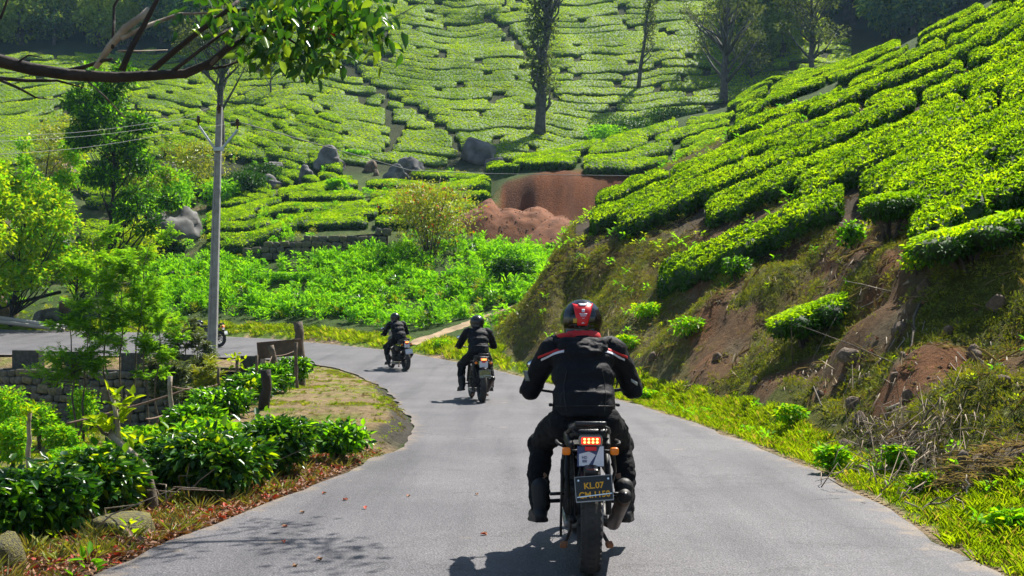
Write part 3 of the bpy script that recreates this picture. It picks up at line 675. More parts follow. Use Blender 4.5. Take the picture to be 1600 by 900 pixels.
# tall herbage beyond the road
mh = (gpx > 215) & (gpx < 905) & (gr > 1.6) & (gr < 9.25) & ~((gpx > 786) & (gr < 6.7)) & (gtr < -2.2)
G_he = scatter('herb_scatter', [(S_herb, 9.0, .65, 1.2, 'up', -1, 2), (S_herbY, 1.6, .7, 1.2, 'up', -1, 2), (S_herbD, .7, .8, 1.2, 'up', -1, 2)], 'dens', True)
hd = np.clip(.55+1.2*fbm(gx*.25, gy*.25, 1.0, 3), .12, 1.3)*sstep(2.0, 3.6, -gtr)*sstep(.9, 1.6, pdst)*np.where((gx > np.interp(gy, [p.y for p in PATHP], [p.x for p in PATHP])) & (gy < PATHP[-1].y+1) & (gpx > 640), .06, 1)
patch('ground_herbs', mh, G_he, hd)
mh2 = (gpx > -60) & (gpx < 240) & (gr > 1.6) & (gr < 9.5) & (gtr < -2.0)
G_h2 = scatter('herb_scatter_left', [(S_herb, 2.2, .5, .9, 'up', -1, 2), (S_herbY, 2.0, .6, 1.0, 'up', -1, 2), (S_grass, 9, 1.5, 2.5, 'up', -1, 2)], 'dens', True)
patch('ground_herbs', mh2, G_h2, np.clip(.3+1.3*fbm(gx*.3, gy*.3, 2.0, 3), .03, 1.2))
# thin growth on the cut bank
mk = (gpx > 770) & (gpx < 1950) & (gr > 1.0) & ((gr < 3.6) | ((gpx < 905) & (gr < 7.8))) & (gtr < -1.0) & (gy > 6)
G_bk = scatter('bank_scatter', [(S_mossc, 60, .7, 1.6, 'normal', -1, 2), (S_weed, 1.2, .6, 1.3, 'up', -1, 2), (S_dry[:1], 8, .4, .9, 'normal', -1, 2)], 'dens', True)
mossn = fbm(gx*.8+5, gy*.8, 4.0, 4)
patch('bank_moss', mk, G_bk, np.clip(sstep(-.08, .14, mossn)*1.2 + .06 + (gpx < 1080)*.5, 0, 1.4))
G_cl = scatter('clod_scatter', [(S_clod, 55, .5, 1.7, 'normal', -1, 2), (S_straw, 16, .6, 1.5, 'normal', -1, 2), (S_lit, 10, .6, 1.2, 'normal', -1, 2)], 'dens', True)
patch('bank_rubble', (gpx > 786) & (gpx < 1950) & (gr > .9) & (gr < 5) & (gtr < -.8) & (gy > 6) & (gy < 40), G_cl, np.clip(.35+1.1*fbm(gx*.9, gy*.9, 15., 3)-.5*sstep(0, .25, mossn), .06, 1), lift=.004)
mk2 = (gpx > 840) & (gpx < 1950) & (gr >= 3.0) & (gr < 7.0) & (gy > 12) & (gy < 56)
G_b2 = scatter('under_tea_scatter', [(S_weed, 5, 1.0, 2.2, 'up', -1, 2), (S_dry[:1], 12, .5, 1.2, 'normal', -1, 2)], 'dens', True)
patch('under_tea_weeds', mk2, G_b2, np.clip(.3+fbm(gx*.5, gy*.5, 6.0, 3), .05, 1))
mk3 = (gpx > 150) & (gpx < 745) & (gr >= 9.3) & (gr < 13.6)
G_b3 = scatter('mid_scatter', [(S_herb, 1.0, .6, 1.1, 'up', -1, 2), (S_herbY, .8, .6, 1.2, 'up', -1, 2)], 'dens', True)
patch('mid_weeds', mk3, G_b3, np.clip(.2+1.3*fbm(gx*.22, gy*.22, 8.0, 3), .02, 1))

# ------------------------------------------------------------------ tea hedges
PROF = [(.08,.0),(-.02,.32),(-.05,.68),(-.01,.9),(.09,1.0),(.36,1.03),(.64,1.03),(.91,1.0),(1.01,.88),(1.04,.6),(.96,.0)]
def hedge_arrays(Lo, Up, H, nz=.07, nf=1.6, open_=0.0):
    Lo = np.asarray(Lo, float); Up = np.asarray(Up, float); n = len(Lo); e = np.minimum(np.arange(n), np.arange(n)[::-1])
    taper = np.clip(.5+.5*e, 0, 1); V = []
    for a, h in PROF:
        aa = .5+(a-.5)*(.55+.45*taper)
        if h == 0: h = open_
        p = Lo+(Up-Lo)*aa[:, None]; p[:, 2] += h*H*(.72+.28*taper)
        V.append(p)
    V = np.stack(V, 1)   # n, m, 3
    q = V.reshape(-1, 3); d1 = fbm(q[:,0]*nf, q[:,1]*nf, q[:,2]*nf, 3); d2 = fbm(q[:,0]*nf+31, q[:,1]*nf, q[:,2]*nf, 3)
    hm = np.tile(np.array([h for a, h in PROF]), n)
    q = q + np.c_[d2*nz*1.6, d1*nz, d1*nz*1.5*(hm > .1)]
    m = len(PROF); ii = np.arange(n*m).reshape(n, m)
    Fq = np.stack([ii[:-1,:-1], ii[1:,:-1], ii[1:,1:], ii[:-1,1:]], -1).reshape(-1, 4)
    caps = []
    for r_ in (0, n-1):
        for k in range(m//2):
            a, b, c_, d = ii[r_,k], ii[r_,k+1], ii[r_,m-2-k], ii[r_,m-1-k]
            if len({a,b,c_,d}) == 4: caps.append((a,b,c_,d) if r_ == 0 else (d,c_,b,a))
            else: pass
    if caps: Fq = np.vstack([Fq, np.array(caps)])
    return q, Fq
def row_segments(fc, hw, px0, px1, dmin, dmax, step, seglen, gap=1, jitter=True, rs=RS, clip=None, brk=None):
    """fc(px) -> image height of a row, hw(px) -> half spacing up/down; returns list of (Lo, Up)"""
    segs = []; cur = []; px = px0; target = rs.uniform(*seglen); ln = 0; last = None; off = 0; skip = 0; noise0 = rs.rand()*50
    dmx = dmax
    while px <= px1:
        dmax = dmx(px) if callable(dmx) else dmx; py = fc(px) + off; up, dn = hw(px)
        ok = (clip is None or clip(px, py))
        a = hit(px, py+dn, dmin, dmax) if ok else None; b = hit(px, py-up, dmin, dmax) if ok else None
        if a is not None and b is None: b = hit(px, py-up*.4, dmin, dmax)
        if a is not None and b is not None and (b-a).length > 2.4: b = a+(b-a)*(2.4/(b-a).length); b.z = gzf(b.x, b.y)
        if a is not None and b is not None and (not brk or not brk(px, py)):
            if skip > 0: skip -= 1
            else:
                if last is not None: ln += (a-last).length
                cur.append((a, b))
                if ln > target and len(cur) > 3:
                    segs.append(cur); cur = []; ln = 0; target = rs.uniform(*seglen); skip = gap if rs.rand() < .7 else 0; off = rs.uniform(-.18, .18)*(up+dn) if jitter else 0
            last = a
        else:
            if len(cur) > 3: segs.append(cur)
            cur = []; ln = 0; last = None
        px += step(px)
    if len(cur) > 3: segs.append(cur)
    return segs
ALLH = []   # (screen size, q, F, zone)
def add_rows(zone, centers, fcs, px0, px1, dmin, dmax, step, seglen, H, fill=.86, **kw):
    rowno = 0
    for i, c_ in enumerate(centers):
        up = (c_-centers[i-1])/2 if i > 0 else (centers[1]-centers[0])/2; dn = (centers[i+1]-c_)/2 if i < len(centers)-1 else (centers[i]-centers[i-1])/2
        f = fcs(c_); sp = kw.get('spread', lambda px: 1.0)
        SG = row_segments(f, lambda px: (up*fill*sp(px), dn*fill*sp(px)), px0, px1, dmin, dmax, step, seglen, gap=kw.get('gap', 1), clip=kw.get('clip'), brk=kw.get('brk'))
        rowno += 1 if SG else 0
        for si, s in enumerate(SG):
            lo = [a for a, b in s]; u = [b for a, b in s]
            w_ = np.mean([(b-a).length for a, b in s])
            if w_ < .25: continue
            lo = np.array([tuple(v) for v in lo]); u = np.array([tuple(v) for v in u])
            if w_ > 2.6:    # keep a believable width where the slope is seen edge on
                mid = (lo+u)/2; k = 2.6/w_; lo = mid+(lo-mid)*k; u = mid+(u-mid)*k
            q, Fq = hedge_arrays(lo, u, H*RS.uniform(.85, 1.12), nz=kw.get('nz', .07), nf=kw.get('nf', 1.6), open_=kw.get('open_', 0))
            dd = q[:,1].mean(); pxs = q[:,0]/q[:,1]*F; size = (pxs.max()-pxs.min())*(w_*F/dd)
            ALLH.append((size, q, Fq, zone, lo, u, (rowno, si, len(SG))))
wob = lambda px, c_, a, f: a*float(vnoise(np.array([px/f]), np.array([c_*.37]))[0])
# near slope, rows running up to the right
Cn = [-84,-64,-45,-26,-6,15,37,60,84,110,138,168,203,238,276,318,362]
def fn(c_): return lambda px: c_ + (.365+.085*np.clip((c_+50)/260,0,1))*(1600-px) + wob(px, c_, 5, 90) - (12 if px < 1200 else 0)*0
LOWB = [(840,350),(885,350),(960,372),(1000,385),(1028,470),(1100,445),(1200,395),(1345,318),(1352,352),(1420,350),(1424,405),(1600,345),(1760,300)]
def crest_py(px):
    i = int(round((px-PXG[0])/6.0)); m_ = (DG > 40) & (DG < 97); return float((HY-(gz[i, m_]-CAM_H)/DG[m_]*F).min())
def lowclip(px, py):
    dy = py-(-.468*(px-1345)+297); th = 78*(1345-px)/310
    if 985 < px < 1330 and -th < dy < -13 and (dy > -th*.6 or vnoise(np.array([px/30.]), np.array([py/16.]))[0] > -.3): return False
    if 1150 <= px < 1410 and py < crest_py(px)+44*(1410-px)/260+3: return False
    return py < np.interp(px, [p[0] for p in LOWB], [p[1] for p in LOWB])
def stepn(px): return 9
add_rows('near', Cn, fn, 870, 1760, 11, lambda px: 56 if px < 1150 else (76 if px < 1175 else 95), stepn, (4.0, 15), .56, .94, clip=lowclip, brk=lambda px, py: vnoise(np.array([px/26.+3]), np.array([py/13.+11]))[0] > .87, nz=.11, nf=1.7, open_=.12, spread=lambda px: 1.0)
add_rows('near', [1.5,6,11,16.5,22.5,29,36,44], lambda k: (lambda px: crest_py(px)+k*max(.15,(1410-px)/260)), 1152, 1405, 44, 97, stepn, (5, 14), .5, .9, nz=.12, nf=1.5)
# shoulder of the slope behind it, above the red cut
LO2 = lambda px: np.interp(px, [750,800,880,990,1060,1130,1210], [272,270,271,267,248,226,182])
UP2 = lambda px: np.interp(px, [750,800,880,990,1060,1130,1210], [264,256,238,200,184,172,150])
T2c = [.02,.25,.5,.75,1.0]
add_rows('shoulder', [0,.27,.52,.77,1.0], lambda t: (lambda px: UP2(px)+(LO2(px)-UP2(px))*t), 762, 1215, 74, 96, lambda px: 8, (5, 11), .55, 1.0, nz=.09, nf=1.2, spread=lambda px: (LO2(px)-UP2(px))*.95)
# terrace in the middle
LO3 = lambda px: np.interp(px, [325,380,450,600,680,760], [398,398,374,362,352,330])
UP3 = lambda px: np.interp(px, [325,380,450,600,680,760], [330,318,300,284,282,280])
add_rows('terrace', [0,.15,.3,.45,.6,.75,.9], lambda t: (lambda px: UP3(px)+(LO3(px)-UP3(px))*t + 6*math.sin(px/55+t*9)), 325, 765, 63, 90, lambda px: 8, (3, 8), .55, .82, nz=.07, spread=lambda px: (LO3(px)-UP3(px))*1.0)
# broken ground with boulders on the left
def cl4(px, py): return float(vnoise(np.array([px/46.]), np.array([py/24.]))[0]) > -.28
add_rows('boulders', [120+13*k for k in range(16)], lambda c_: (lambda px: c_+.27*(px-240)+wob(px, c_, 5, 40)), 170, 540, 80, 112, lambda px: 7, (3, 8), .6, .84, clip=cl4, nz=.09)
# low left hedges near the big rock
add_rows('left', [300,314,328,344,362,380], lambda c_: (lambda px: c_+.10*(px-200)+wob(px, c_, 8, 50)), -40, 330, 66, 92, lambda px: 8, (2.5, 6), .6, .8, clip=lambda px, py: float(vnoise(np.array([px/50.]), np.array([py/26.+40]))[0]) > -.05, nz=.09)
# far hillside
rows = []; y_ = 268.0
while y_ > -75: rows.append(y_); y_ -= 5.8 + 5.2*np.clip((y_+60)/330, 0, 1)
rows = rows[::-1]
def tilt(px, c_):
    v = 30*math.sin((px-560)/210.)*np.clip((c_)/200, .15, 1)
    return v + 13*float(fbm(np.array([px/170.]), np.array([c_/95.]), 3.0, 3)[0])*2 + wob(px, c_, 2.2, 34)
def fFar(c_): return lambda px: c_ + tilt(px, c_)
PATHS = [[(520,95),(600,150),(660,180),(705,215),(725,250)], [(600,160),(612,200),(622,215),(604,245)], [(760,30),(800,60),(830,95)]]
def brkf(px, py):
    for P in PATHS:
        for (x0, y0), (x1, y1) in zip(P[:-1], P[1:]):
            t = max(0, min(1, ((px-x0)*(x1-x0)+(py-y0)*(y1-y0))/((x1-x0)**2+(y1-y0)**2)))
            if math.hypot(px-x0-t*(x1-x0), py-y0-t*(y1-y0)) < 3.2: return True
    return float(vnoise(np.array([px/30.]), np.array([py/9.+7]))[0]) > .84
TOPF = lambda px: np.interp(px, [-60,200,330,420,520,1150,1230,1300], [84,86,70,34,-30,-60,10,60])
add_rows('far', rows, fFar, -50, 1330, 94, 152, lambda px: 7, (5.0, 19.0), .40, 1.0, clip=lambda px, py: py > TOPF(px), brk=brkf, nz=.07, nf=1.1)
ALLH.sort(key=lambda t: -t[0])
NH = 296
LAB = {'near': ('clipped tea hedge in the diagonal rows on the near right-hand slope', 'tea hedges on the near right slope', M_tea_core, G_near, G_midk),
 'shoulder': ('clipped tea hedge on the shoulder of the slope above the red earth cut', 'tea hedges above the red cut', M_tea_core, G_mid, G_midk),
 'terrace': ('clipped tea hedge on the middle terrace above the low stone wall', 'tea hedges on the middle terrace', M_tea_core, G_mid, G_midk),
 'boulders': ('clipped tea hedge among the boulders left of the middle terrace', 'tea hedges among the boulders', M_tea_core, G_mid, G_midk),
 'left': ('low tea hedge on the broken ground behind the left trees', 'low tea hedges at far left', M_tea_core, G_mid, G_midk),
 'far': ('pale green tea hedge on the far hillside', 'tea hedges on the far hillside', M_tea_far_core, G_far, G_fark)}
rest = {}; cnt = {}
ORD = ['top','second','third','fourth','fifth','sixth','seventh','eighth','ninth','tenth','eleventh','twelfth','thirteenth','fourteenth','fifteenth','sixteenth']
def rowlabel(zone, info, q):
    r_, s_, n_ = info
    if zone == 'far':
        px = CX+F*q[:,0].mean()/q[:,1].mean(); py = HY-F*(q[:,2].mean()-CAM_H)/q[:,1].mean()
        hv = 'high' if py < 70 else ('half way' if py < 160 else 'low')
        where = ('below the dark forest at upper left' if px < 330 else 'behind the overhanging branch' if px < 560 else 'left of the creeper-clad tree' if px < 830 else 'between creeper-clad tree and slender tree' if px < 1000 else 'between slender tree and forked tree' if px < 1130 else 'right of the forked tree')
        return 'pale tea hedge %s on far hillside %s' % (hv, where)
    o_ = ORD[min(r_-1, 15)]; pc = 'whole length' if n_ == 1 else 'leftmost piece' if s_ == 0 else 'rightmost piece' if s_ == n_-1 else ORD[s_]+' piece from the left'
    return {'near': 'tea hedge, %s, %s row below the skyline of the near slope',
            'shoulder': 'tea hedge above the red cut, %s of the %s row',
            'terrace': 'tea hedge, %s of the %s row on the middle terrace',
            'boulders': 'tea hedge among boulders, %s of the %s row',
            'left': 'low tea hedge at far left, %s of the %s row'}[zone] % (pc, o_)
for k, (size, q, Fq, zone, lo, u, info) in enumerate(ALLH):
    cnt[zone] = cnt.get(zone, 0)+1
    if k < NH:
        lab, grp, mm, g, _gk = LAB[zone]; lab = rowlabel(zone, info, q)
        o0 = q.mean(0); o0[2] = q[:,2].min()
        o = link('tea_hedge', npmesh('tea_hedge', q-o0, Fq, [mm], True)); o.location = o0
        setp(o, lab, 'tea hedge', grp); foliage(o, g)
        if zone == 'near' and o0[1] < 34:    # woody stems under the table
            for j in range(0, len(lo), 4):
                p = (lo[j]*.6+u[j]*.4)-o0
                for s_ in range(1):
                    dx, dy = RS.uniform(-.15,.15,2); MB().tube([(p[0],p[1],p[2]-.1),(p[0]+dx*.5,p[1]+dy*.5,p[2]+.2),(p[0]+dx*1.6,p[1]+dy*1.6,p[2]+.45)], [.03,.022,.01], 5).build('stem', M_tea_branch, o, True)
    else: rest.setdefault(zone, []).append((q, Fq))
for zone, L_ in rest.items():
    off = 0; Vs = []; Fs = []
    for q, Fq in L_: Vs.append(q); Fs.append(Fq+off); off += len(q)
    o = link('tea_hedges', npmesh('tea_hedges', np.vstack(Vs), np.vstack(Fs), [LAB[zone][2]], True)); gn(o, LAB[zone][4]); setp(o, kind='stuff')
print('HEDGES', cnt, {k: len(v) for k, v in rest.items()})
# ------------------------------------------------------------------ motorcycle
M_blk = simple('black_paint', (.012,.012,.013), .35, bump=.05, bscale=60)
M_blkmat = simple('black_steel', (.018,.017,.017), .55, .3, var=.3)
M_rubber = simple('tyre_rubber', (.022,.021,.02), .85, bump=.4, bscale=60, col2=(.05,.045,.04), vscale=6)
M_seat = simple('seat_vinyl', (.012,.012,.014), .35, bump=.15, bscale=120)
M_alu = simple('dull_aluminium', (.32,.31,.30), .45, .8, var=.2)
M_muff = simple('heat_stained_steel', (.12,.085,.06), .45, .7, col2=(.05,.04,.035), vscale=9)
M_lampred = simple('tail_lens', (.5,.01,.008), .25, emit=(1,.03,.01), es=.9)
M_led = simple('lit_led', (1,.35,.1), .3, emit=(1,.28,.06), es=5)
M_amber = simple('amber_lens', (.55,.15,.008), .3, emit=(1,.25,.0), es=.05)
M_housing = simple('tail_housing', (.30,.26,.20), .5, .3)
M_white = simple('white_paint', (.75,.76,.8), .3)
M_blue = simple('dark_blue_paint', (.03,.05,.16), .3)
M_redp = simple('red_paint', (.75,.008,.012), .35)
M_plate = simple('black_plate', (.008,.008,.01), .35)
M_yel = simple('yellow_lettering', (.85,.42,.01), .5)
M_chrome = simple('chrome', (.6,.6,.6), .15, 1)
M_mirror = simple('mirror_glass', (.7,.72,.75), .05, 1)
M_rust = simple('rusty_foot', (.35,.14,.06), .8, bump=.4)
M_glass_l = simple('lamp_glass', (.8,.8,.78), .08)
M_plategreen = simple('faded_plate', (.22,.2,.06), .5, var=.4, vscale=30)
M_tank = simple('graphite_paint', (.03,.03,.035), .25, coat=.4)
def text_mesh(body, size, name, mt, extr=.0008):
    cu = bpy.data.curves.new('t', 'FONT'); cu.body = body; cu.size = size; cu.align_x = 'CENTER'; cu.align_y = 'CENTER'; cu.extrude = extr; cu.offset = size*.022
    o = bpy.data.objects.new('t', cu); COL.objects.link(o); me = evald(o); me.name = name; me.materials.clear(); me.materials.append(mt); return me
def make_bike(detail=True):
    b = empty('motorcycle', (0,0,0)); WB = 1.46
    rp = Matrix.Rotation(R(90), 4, 'Y')     # lathe axis z -> x
    def wheel(y, r, w, knobs):
        wh = MB(); M = Matrix.Translation((0, y, r)) @ rp
        w2 = w/2; t = []
        for a in np.linspace(-150, 150, 15): t.append((r-w*.46+ (w*.46)*math.cos(R(a))*1.0, w2*math.sin(R(a))))
        wh.lathe(t, 40, 0, M, closed=True)
        if knobs:
            for k in range(44):
                for j, (ox, wd) in enumerate(((-.37,.2),(0,.3),(.37,.2))):
                    a = 2*math.pi*(k+.5*(j == 1))/44; rr = r-.004-(.02 if ox else 0)*w/.13
                    wh.box((ox*w, y+math.sin(a)*rr, r+math.cos(a)*rr), (wd*w, .026, .018), 0, (-a, ox*-.9 if ox else 0, 0))
        W = wh.build('wheel', [M_rubber], b, False); 
        for p_ in W.data.polygons: p_.use_smooth = len(W.data.polygons) < 700
        W.name = 'wheel'
        rim = MB(); ri = r-w*.92; rim.lathe([(ri, -w*.36),(ri+.014, -w*.3),(ri+.004, 0),(ri+.014, w*.3),(ri, w*.36),(ri-.012, 0)], 36, 0, M, closed=True)
        rim.lathe([(.028,-.07),(.04,-.05),(.04,.05),(.028,.07)], 14, 0, M); rim.build('rim', [M_blkmat], W, True)
        sp = MB()
        for k in range(16):
            a = 2*math.pi*k/16; a2 = a+.25*(1 if k % 2 else -1); sx = .03*(1 if k % 4 < 2 else -1)
            sp.tube([(sx, y+.035*math.sin(a2), r+.035*math.cos(a2)), (0, y+ri*math.sin(a), r+ri*math.cos(a))], .0022, 4)
        so_ = sp.build('spokes', [M_alu], W); so_['kind'] = 'stuff'
        MB().lathe([(.11, -.003),(.11,.003),(.075,.003),(.075,-.003)], 24, 0, Matrix.Translation((w*.62, y, r)) @ rp, closed=True).build('brake_disc', [M_alu], W, True)
        return W
    RR, FR = .325, .345
    wheel(0, RR, .128, detail); wheel(WB, FR, .095, detail)
    # swingarm, frame, engine
    for s in (-1, 1):
        MB().tube([(s*.095,0,RR),(s*.11,.3,.36),(s*.10,.52,.40)], [.022,.026,.03], 8).build('swingarm', [M_blkmat], b, True)
        MB().tube([(s*.125,.03,.36),(s*.13,.16,.62),(s*.12,.22,.74)], [.018,.018,.016], 8).build('subframe_tube', [M_blkmat], b, True)
        MB().tube([(s*.115,-.06,.79),(s*.12,.25,.77),(s*.11,.6,.72),(s*.10,.85,.85),(s*.05,1.12,.98)], .014, 8).build('frame_tube', [M_blkmat], b, True)
        MB().tube([(s*.14,-.02,.78),(s*.185,-.03,.80),(s*.195,.1,.80),(s*.19,.3,.79)], .010, 8).build('grab_rail', [M_blkmat], b, True)
        MB().tube([(s*.15,.0,.78),(s*.165,.05,.62),(s*.145,.2,.50),(s*.13,.42,.46)], .011, 8).build('pannier_rail', [M_blk], b, True)
        # indicator: stalk and amber lens
        st = MB().tube([(s*.06,-.13,.772),(s*.125,-.15,.770)], .007, 8).build('indicator', [M_blkmat], b, True)
        MB().box((s*.145,-.16,.770), (.05,.045,.045), 0, (0,0,0), .012).build('indicator_lens', [M_amber], st, True)
        # foot pegs
        MB().tube([(s*.12,.78,.33),(s*.33,.78,.32)], .014, 8).build('foot_peg', [M_blkmat], b, True)
        MB().tube([(s*.14,.36,.44),(s*.23,.33,.44)], .011, 8).build('passenger_peg', [M_blkmat], b, True)
        # centre stand foot
        cs = MB().tube([(s*.09,.48,.33),(s*.10,.34,.20),(s*.14,.26,.135)], [.013,.013,.012], 7).build('centre_stand', [M_muff], b, True)
        MB().box((s*.145,.25,.13), (.045,.05,.03), 0, (.3,0,s*.2), .006).build('stand_foot', [M_rust], cs)
        # fork
        MB().tube([(s*.085,WB,.345),(s*.085,WB-.12,.62),(s*.085,WB-.30,1.0)], [.030,.026,.02], 10).build('fork_leg', [M_blkmat], b, True)
    # left side: chain guard and bracing lattice
    cg = MB(); cg.box((-.125,.16,.45), (.012,.34,.05), 0, (.15,0,0), .004).build('chain_guard', [M_blkmat], b)
    lt = MB(); lt.tube([(-.165,.02,.70),(-.17,.06,.22)], .008, 6); lt.tube([(-.155,.2,.66),(-.165,.24,.24)], .008, 6)
    for i in range(5): lt.tube([(-.168,.03,.60-.08*i),(-.162,.22,.54-.08*i)], .005, 5)
    lt.tube([(-.168,.055,.24),(-.165,.24,.24)], .008, 6); lt.build('saree_guard', [M_blkmat], b, True)
    MB().tube([(-.11,.0,.325),(-.11,.2,.34),(-.1,.5,.4)], .012, 6).build('chain', [M_muff], b, True)
    eng = MB(); eng.box((0,.80,.36), (.27,.34,.22), 0, (0,0,0), .04); eng.box((0,.92,.56), (.17,.19,.26), 0, (-.25,0,0), .02)
    for i in range(6): eng.box((0,.91,.48+.035*i), (.21,.23,.008), 0, (-.25,0,0))
    eng.lathe([(.10,0),(.10,.03),(.07,.05)], 20, 0, Matrix.Translation((.12,.74,.37)) @ rp); eng.build('engine', [M_blkmat], b, True)
    MB().box((0,.86,.20), (.26,.42,.05), 0, (.06,0,0), .015).build('bash_plate', [M_alu], b)
    # exhaust
    ex = MB(); ex.tube([(.05,1.0,.60),(.09,1.12,.45),(.12,1.02,.25),(.14,.85,.17),(.19,.69,.17)], .02, 10)
    ex.build('exhaust_pipe', [M_muff], b, True)
    mf = MB().tube([(.19,.70,.165),(.20,.62,.20),(.224,.18,.42),(.226,.10,.455)], [.022,.046,.048,.044], 18).build('muffler', [M_muff], b, True)
    MB().tube([(.226,.105,.455),(.2295,.072,.468)], [.046,.043], 18).build('end_cap', [M_blkmat], mf, True)
    MB().tube([(.2285,.08,.467),(.2305,.060,.474)], [.020,.019], 14).build('outlet', [M_plate], mf, True)
    MB().box((.255,.36,.375), (.012,.26,.06), 0, (-.38,0,.1), .005).build('heat_shield', [M_blkmat], mf, True)
    # body: tank, side panels, seat
    tk = MB(); tk.ell((0,.98,.93), (.15,.26,.13), rot=(-.12,0,0)); tk.ell((0,1.14,.90), (.17,.14,.12)); tk.build('fuel_tank', [M_tank], b, True)
    for s in (-1, 1):
        MB().box((s*.125,.45,.66), (.025,.34,.16), 0, (.1,0,s*.06), .012).build('side_panel', [M_blk], b, True)
        MB().box((s*.12,.08,.80), (.035,.36,.07), 0, (.12,0,s*-.06), .014).build('tail_panel', [M_blkmat], b, True)
    st = MB(); st.box((0,.22,.865), (.235,.46,.07), 0, (.05,0,0), .028); st.box((0,.62,.825), (.27,.42,.07), 0, (0,0,0), .028); st.build('seat', [M_seat], b, True)
    rk = MB(); rk.tube([(-.13,.06,.86),(-.115,-.06,.895),(-.085,-.17,.915),(.085,-.17,.915),(.115,-.06,.895),(.13,.06,.86)], .012, 8); rk.tube([(-.07,-.16,.905),(-.07,.05,.89)], .008, 6); rk.tube([(.07,-.16,.905),(.07,.05,.89)], .008, 6); rk.tube([(-.10,-.15,.90),(-.07,-.17,.86)], .009, 6); rk.tube([(.10,-.15,.90),(.07,-.17,.86)], .009, 6)
    rk.build('luggage_rack', [M_blkmat], b, True)
    MB().box((0,-.135,.932), (.19,.13,.028), 0, (-.1,0,0), .01).build('rack_pad', [M_seat], b, True)
    # tail light
    tl = MB().box((0,-.185,.838), (.145,.06,.068), 0, (0,0,0), .022).build('tail_light', [M_housing], b, True)
    MB().box((0,-.213,.838), (.112,.014,.042), 0, (0,0,0), .006).build('lens', [M_lampred], tl, True)
    ld = MB()
    for i in range(4):
        for j in range(2): ld.ell((-.0375+.025*i, -.220, .829+.019*j), (.0075,.004,.0065), nu=8, nv=5)
    lo_ = ld.build('led_cluster', [M_led], tl, True); lo_['kind'] = 'stuff'
    # mudguard tail
    fd = MB(); fd.box((0,-.185,.742), (.160,.012,.125), 0, (-.10,0,0), .004); F_ = fd.build('rear_fender', [M_blue], b)
    wp = MB(); wp.add([(-.07,0,-.055),(-.015,0,-.055),(.03,0,.01),(-.01,0,.03),(-.07,0,.015)], [(0,1,2,3,4)]); wp.add([(.01,0,-.058),(.078,0,-.058),(.078,0,.06),(.055,0,.06)], [(0,1,2,3)])
    w_ = wp.build('sticker', [M_white], F_); w_.location = (0,-.195,.742); w_.rotation_euler = (-.10,0,0)
    rf = MB().box((0,-.197,.789), (.07,.01,.026), 0, (-.1,0,0), .004).build('reflector', [M_redp], F_)
    if detail:
        tx = link('sticker_print', text_mesh('HD\nIIIII', .022, 'sticker_print', M_blue, .0004), F_); tx.location = (-.037,-.1985,.725); tx.rotation_euler = (R(84),0,0)
    MB().box((0,-.22,.650), (.085,.12,.075), 0, (.2,0,0), .015).build('plate_bracket', [M_blk], b)
    MB().tube([(-.055,-.17,.7),(-.085,-.1,.5),(-.08,.0,.36)], .008, 6).build('plate_stay', [M_blkmat], b, True)
    hg = MB()
    for i in range(9):
        a0 = R(-35+i*17); a1 = R(-35+(i+1)*17); r_ = .36
        for (a, bb) in ((a0, a1),):
            y0, z0, y1, z1 = -r_*math.sin(a0)*.0+(-math.cos(a0+.6)*r_), 0, 0, 0
    hg.box((0,-.02,.715), (.155,.34,.012), 0, (-.08,0,0)); hg.box((0,-.21,.63), (.12,.16,.012), 0, (.75,0,0)); hg.box((0,.34,.60), (.15,.36,.02), 0, (.55,0,0)); hg.build('inner_mudguard', [M_blk], b)
    # plate
    pl = MB().box((0,0,0), (.215,.006,.142), 0, None, .003).build('number_plate', [M_plate], b); pl.location = (.012,-.315,.568); pl.rotation_euler = (-.18,-.075,0)
    fr = MB()
    fr.box((0,0,-.0725), (.221,.012,.007)); fr.box((-.109,0,0), (.005,.010,.142)); fr.box((.109,0,0), (.005,.010,.142)); fr.box((0,0,.0725), (.221,.010,.004)); fr.build('plate_frame', [M_alu], pl)
    MB().box((.0,-.008,-.040), (.205,.004,.006), 0, (0,-.05,0)).build('plate_bar', [M_chrome], pl)
    for s in (-1,1): MB().lathe([(.008,0),(.006,.004)], 10, 0, Matrix.Translation((s*.088,-.003,.052)) @ Matrix.Rotation(R(90),4,'X')).build('plate_bolt', [M_chrome], pl)
    if detail:
        for tt, zz, sz in (('KL.07', .016, .050), ('CM.1150', -.037, .050)):
            to = link('lettering', text_mesh(tt, sz, 'lettering', M_yel), pl); to.location = (0,-.0045,zz); to.rotation_euler = (R(90),0,0); to.data.update()
    # front end
    hb = MB().tube([(-.42,1.0,1.06),(-.30,1.10,1.07),(-.12,1.14,1.04),(.12,1.14,1.04),(.30,1.10,1.07),(.42,1.0,1.06)], .012, 8).build('handlebar', [M_blkmat], b, True)
    for s in (-1, 1):
        MB().tube([(s*.30,1.10,1.07),(s*.42,1.0,1.06)], .018, 10).build('grip', [M_rubber], hb, True)
        MB().tube([(s*.29,1.13,1.06),(s*.40,1.07,1.04)], .006, 6).build('lever', [M_alu], hb, True)
        mr = MB().tube([(s*.26,1.12,1.08),(s*.28,1.15,1.16),(s*.29,1.14,1.22)], .006, 6).build('mirror', [M_blk], b, True)
        MB().ell((s*.32,1.14,1.245), (.062,.014,.04), rot=(0,0,s*.15)).build('mirror_shell', [M_blk], mr, True)
        MB().ell((s*.32,1.130,1.245), (.054,.008,.033), rot=(0,0,s*.15)).build('mirror_glass', [M_mirror], mr, True)
    hl = MB().lathe([(.03,0),(.085,.03),(.095,.09),(.09,.11)], 20, 0, Matrix.Translation((0,1.22,.93)) @ Matrix.Rotation(R(-90),4,'X')).build('headlight', [M_blk], b, True)
